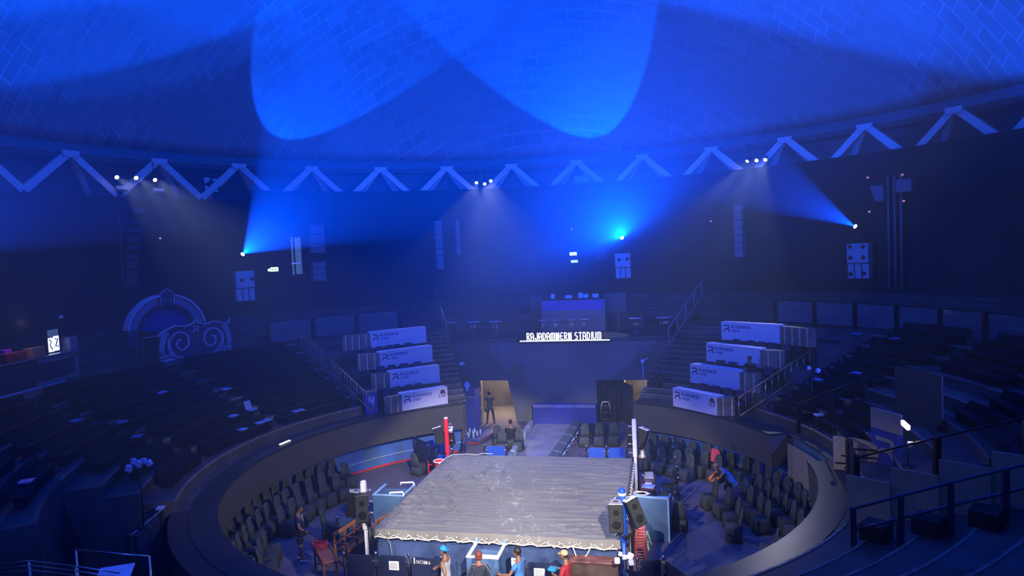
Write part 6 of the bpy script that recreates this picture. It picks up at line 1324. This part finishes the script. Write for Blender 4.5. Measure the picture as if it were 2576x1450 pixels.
# ------------------------------------------------------------------ carved balcony front and arch on the left
m_carve = mat('grey_violet_plaster', (.07, .065, .12), .6, var=.1, scale=4); m_relief = mat('pale_violet_relief', (.55, .5, .68), .55, var=.1, scale=5)
p0, p1 = ats(388, 897), ats(576, 868); phm = (ang(p0)+ang(p1))/2; c = pol(phm, 16.75, zt_); Wd = 2*16.75*math.sin(rad(abs(ang(p0)-ang(p1)))/2)
def carved():
    t = thing('carved_balcony', 'carved balcony front with two large scrolls and a small emblem, left terrace', 'balcony', c, -rad(phm)); W = Wd/2; H = 1.62
    top = [(-W, 1.1), (-W*.9, 1.3), (-W*.55, 1.5), (-W*.25, 1.42), (-W*.06, 1.52), (0, 1.66), (W*.06, 1.52), (W*.25, 1.42), (W*.55, 1.5), (W*.9, 1.3), (W, 1.55)]
    b = MB(); b.slab([(-W, 0, 0), (W, 0, 0)]+[(x, 0, z) for x, z in reversed(top)], (0, 1, 0), .25); b.build('panel', m_carve, t)
    D = Vector((0, -.05, 0)); ex, ez = Vector((1, 0, 0)), Vector((0, 0, 1)); b = MB()
    b.stroke(top, .05, (0, 0, 0), ex, ez, D)
    for s in (-1, 1):
        sp = [(s*(W*.42+(.62-.55*i/40)*math.cos(rad(-100+i*15))*1.0), .72+(.66-.58*i/40)*math.sin(rad(-100+i*15))) for i in range(38)]; b.stroke(sp, .065, (0, 0, 0), ex, ez, D)
        b.stroke([(s*(W*.42+.55*math.cos(rad(a))), .68+.6*math.sin(rad(a))) for a in range(-70, 40, 10)], .13, (0, 0, 0), ex, ez, D)
        for q in range(4): b.stroke([(s*(W*.98-.05*q-.35*(1-math.cos(rad(a)))), .35+1.0*math.sin(rad(a))-.05*q) for a in range(5, 86, 10)], .03, (0, 0, 0), ex, ez, D)
        b.stroke([(s*W*.99, .06), (s*W*.62, .06)], .1, (0, 0, 0), ex, ez, D); b.stroke([(s*W*.99, .2), (s*W*.8, .22), (s*W*.66, .42), (s*W*.56, .1)], .05, (0, 0, 0), ex, ez, D)
        for q in range(5): b.stroke([(s*(W*.95-.14*q), .16), (s*(W*.95-.14*q-.04), .3)], .05, (0, 0, 0), ex, ez, D)
    b.build('scroll_relief', m_relief, t); b = MB(); emblem(b, Vector((-.13, 0, 1.12)), ex, .26, D); b.build('emblem', m_relief, t)
    q0 = ats(357, 900); b = MB()
carved()
def archway():
    a = atc(415, 740, 18.9); ph = ang(a); zc = a.z-1.75; t = thing('round_arch', 'pale moulded round arch with a keystone behind the carved balcony, left', 'arch', (a.x, a.y, 5.4), -rad(ph)); h0 = zc-5.4
    def band(r0, r1, y0, y1, nm, m):
        n = 28; vs = []; 
        for i in range(n+1):
            q = rad(8+164*i/n); cx, sz = math.cos(q), math.sin(q)
            for r, y in ((r0, y0), (r1, y0), (r1, y1), (r0, y1)): vs.append((r*cx, y, h0+r*.92*sz))
        b = MB(); b.add(vs, [(i*4+k, (i+1)*4+k, (i+1)*4+(k+1) % 4, i*4+(k+1) % 4) for i in range(n) for k in range(4)]+[(0, 1, 2, 3), (n*4+3, n*4+2, n*4+1, n*4)]); b.build(nm, m, t)
    band(1.42, 1.75, -.05, .3, 'arch_ring', mat('arch_plaster', (.24, .22, .34), .6, var=.1)); band(1.80, 1.9, -.12, .3, 'outer_moulding', m_relief); band(1.28, 1.36, -.08, .3, 'inner_moulding', m_carve); band(.02, 1.27, .12, .3, 'back_panel', m_riser)
    b = MB(); b.slab([(-.3, -.16, h0+1.25), (.3, -.16, h0+1.25), (.36, -.16, h0+1.7), (.22, -.16, h0+1.84), (0, -.16, h0+1.98), (-.22, -.16, h0+1.84), (-.36, -.16, h0+1.7)], (0, 1, 0), .3); b.build('keystone', m_carve, t)
    b = MB(); 
    for s in (-1, 1): b.stroke([(s*.3, 1.25), (s*.36, 1.7), (s*.22, 1.84), (0, 1.98)], .035, (0, -.16, h0), (1, 0, 0), (0, 0, 1), (0, -.03, 0)); b.stroke([(s*.2, 1.55), (s*.16, 1.45), (s*.1, 1.47)], .03, (0, -.16, h0), (1, 0, 0), (0, 0, 1), (0, -.03, 0))
    b.build('keystone_lines', m_relief, t)
    for s in (-1, 1): b = MB(); b.box((s*1.6, .12, (h0+.25)/2), (.45, .35, h0+.25)); b.build('pier', m_carve, t)
archway()
q = ats(357, 898); t = thing('framed_panel', 'empty dark panel with a thin pale frame left of the carved balcony', 'panel', pol(ang(q), 16.7, zt_), -rad(ang(q)))
b = MB(); b.box((0, .03, .6), (.68, .04, 1.1)); b.build('board', m_black, t)
for cx, cz, dx, dz in ((0, .03, .74, .045), (0, 1.17, .74, .045), (-.35, .6, .045, 1.16), (.35, .6, .045, 1.16)): b = MB(); b.box((cx, 0, cz), (dx, .05, dz)); b.build('frame_bar', m_brown if cz == .6 else mat('pale_frame', (.35, .32, .3), .5), t)
# ------------------------------------------------------------------ bar at the far left
q = ats(170, 965); phb = ang(q); BR = 16.9
A = pol(-87.6, 17.25, zt_); B = pol(-110, 17.25, zt_); ex = (B-A).normalized(); exl = (A-B).normalized(); L = (B-A).length
tb = thing('bar_counter', 'long dark bar counter with a grey bent trim at the far left', 'counter', A, math.atan2(exl.y, exl.x)); zb0 = 1.02
b = MB(); b.box((-L/2, .3, zb0/2), (L, .6, zb0)); b.build('front', mat('bar_front', (.03, .03, .05), .5), tb); b = MB(); b.rbox((-L/2, .25, zb0+.03), (L+.1, .75, .06), .02); b.build('counter_top', mat('bar_top', (.08, .09, .16), .25), tb)
m_trim = mat('grey_bent_trim', (.16, .18, .19), .5)
b = MB(); b.box((-1.0, -.03, zb0-.1), (2.0, .05, .17)); b.box((-.09, -.03, zb0/2), (.18, .05, zb0-.1)); b.box((-1.1, -.03, .12), (2.0, .05, .12)); b.build('bent_trim', m_trim, tb); b = MB(); b.box((-L/2-.3, -.03, .02), (L-.8, .05, .04)); b.build('foot_strip', m_lightblue, tb)
def onbar(u, dz=0, y=.25):
    lo = -L; best = None
    for i in range(200):
        x = -L*i/199; w_ = tb.matrix_basis@Vector((x, y, zb0+.06)) if False else A+exl*x+Vector((-exl.y, exl.x, 0))*y+Vector((0, 0, zb0+.06))
        d = w_-CAM; px = 1288+FPX*d.dot(rt2)/d.dot(fw)
        if best is None or abs(px-u) < best[0]: best = (abs(px-u), w_)
    return best[1]
m_crate = mat('dark_red_crate', (.22, .02, .03), .5); m_card = mat('brown_carton', (.32, .16, .08), .7)
rzb = math.atan2(exl.y, exl.x)
for u, w_, d_, h_, m, nm, lab, y in ((32, .9, .35, .32, m_crate, 'crate', 'dark red crate standing on the bar at the far left', .1), (88, .62, .35, .36, m_card, 'carton', 'brown carton with a blue label on the bar', .1), (14, .3, .3, .42, mat('violet_box', (.25, .04, .35), .5), 'gift_box', 'violet box on the bar behind the red crate', .45), (180, .42, .35, .5, mat('grey_wrapped', (.16, .17, .24), .6, var=.3, scale=9), 'wrapped_box', 'grey wrapped box at the right end of the bar', .25)):
    b = MB(); b.rbox((0, 0, h_/2), (w_, d_, h_), .02); b.box((.05, -d_/2-.004, h_*.55), (w_*.25, .01, h_*.3)); p = onbar(u, y=y); tag(b.build(nm, m, None, p, (0, 0, rzb)), lab, nm.split('_')[-1])
for k in range(7):
    b = MB(); b.lathe((0, 0, 0), [(.04, 0), (.045, .12), (.02, .17), (.02, .21)], 8); p = onbar(24+5.5*k, y=.5); p.z += .0; tag(b.build('bottle', mat(('green_bottle', 'pink_bottle', 'yellow_bottle')[k % 3], ((.05, .3, .12), (.5, .08, .2), (.4, .35, .06))[k % 3], .3), None, p), '%s bottle behind the red crate on the bar, %s from the left' % (('green', 'pink', 'yellow')[k % 3], ORD[k]), 'bottle', 'bottles on the bar')
p = onbar(135, y=.35); t = thing('lit_display', 'glowing white display with blue strokes on the bar', 'display', p, rzb)
b = MB(); b.rbox((0, .05, .45), (.62, .12, .9), .02); b.build('case', m_blk, t)
b = MB(); b.box((-.13, -.02, .3), (.24, .02, .52)); b.box((.13, -.025, .33), (.26, .02, .55)); b.build('lit_panel', mat('display_glow', (.8, .9, 1), .4, var=0, emit=(.75, .88, 1.0), es=1.5), t)
b = MB(); b.box((0, -.02, .72), (.5, .02, .28)); b.build('upper_panel', mat('dim_display', (.1, .14, .2), .4, emit=(.15, .25, .4), es=.25), t)
b = MB(); b.stroke([(.06, .5), (.2, .5), (.07, .22), (.22, .22)], .05, (0, -.037, 0), (1, 0, 0), (0, 0, 1), (0, -.006, 0)); b.stroke([(-.22, .5), (-.12, .42), (-.2, .3), (-.08, .12)], .04, (0, -.032, 0), (1, 0, 0), (0, 0, 1), (0, -.006, 0)); b.build('blue_strokes', mat('blue_print', (.01, .05, .35), .5, var=0), t)
l = bpy.data.lights.new('bar_fill', 'POINT'); l.energy = 16; l.color = (1, .7, .75); l.shadow_soft_size = .1; o = bpy.data.objects.new('bar_fill', l); COL.objects.link(o); o.location = onbar(60, y=-.3)+Vector((0, 0, 1.3))  # unseen light added to bring out the goods on the bar
p = onbar(160, y=.4); t = thing('draught_tap', 'thin tap column with a small pale top at the right end of the bar', 'tap', p, rzb); b = MB(); b.tube([(0, 0, 0), (0, 0, 1.2), (.12, -.02, 1.05)], .025, 6); b.build('column', m_blkmetal, t); b = MB(); b.rbox((0, 0, 1.28), (.12, .1, .12), .02); b.build('tap_top', m_pale, t)
# ------------------------------------------------------------------ lower left: gate panel, rails and a sheet
a, c_ = pol(-134, 10.75, 0), pol(-124.2, 10.1, 0)
t = thing('gate_panel', 'tall navy gate leaf between dark posts beside the pit cap at the lower left', 'gate', a, math.atan2(c_.y-a.y, c_.x-a.x)); Lg = (c_-a).length
b = MB(); b.box((Lg*.6, .02, 1.3), (Lg*.7, .06, 2.5)); b.build('leaf', mat('navy_gate_leaf', (.03, .034, .07), .5), t)
for x, h_ in ((.1, 2.75), (Lg+.02, 2.68)): b = MB(); b.box((x, 0, h_/2), (.12, .12, h_)); b.build('gate_post', m_black, t)
b = MB(); b.tube([(.1, -.05, 2.72), (Lg, -.05, 2.66)], .025, 6); b.build('top_bar', m_dbox, t); b = MB(); b.box((Lg+.02, 0, 2.7), (.2, .16, .05)); b.build('post_cap', m_pale, t)
P3 = [at(-60, 1430, 3.6), at(72, 1412, 3.6), at(190, 1426, 3.5), at(300, 1442, 3.4)]
t = thing('guard_rail', 'three thin pale rails bending along the bottom left corner', 'handrail', (0, 0, 0))
for dz in (0, -.09, -.18): b = MB(); b.tube([p+Vector((0, 0, dz)) for p in P3], .016, 6); b.build('rail', m_steel, t)
for p in P3[1:3]: b = MB(); b.tube([p, Vector((p.x, p.y, 1.0))], .025, 6); b.build('post', m_steel, t)
P3 = [at(190, 1384, 3.3), at(375, 1401, 3.1)]; t = thing('guard_rail', 'single thin pale rail left of the gate panel', 'handrail', (0, 0, 0)); b = MB(); b.tube(P3, .018, 6); b.build('rail', m_steel, t)
for p in P3: b = MB(); b.tube([p, Vector((p.x, p.y, 1.0))], .025, 6); b.build('post', m_steel, t)
p = at(288, 1446, 3.0); b = MB(); b.rbox((0, 0, 0), (.62, .5, .04), .01); tag(b.build('table_board', mat('pale_violet_board', (.6, .58, .75), .5), None, p, (.25, 0, .5)), 'pale violet board top at the bottom edge, lower left', 'board')
b = MB(); b.box((p.x, p.y, (p.z-.04)/2), (.1, .1, p.z-.1)); tag(b.build('board_post', m_blkmetal), 'dark post under the pale violet board at the bottom edge', 'post')
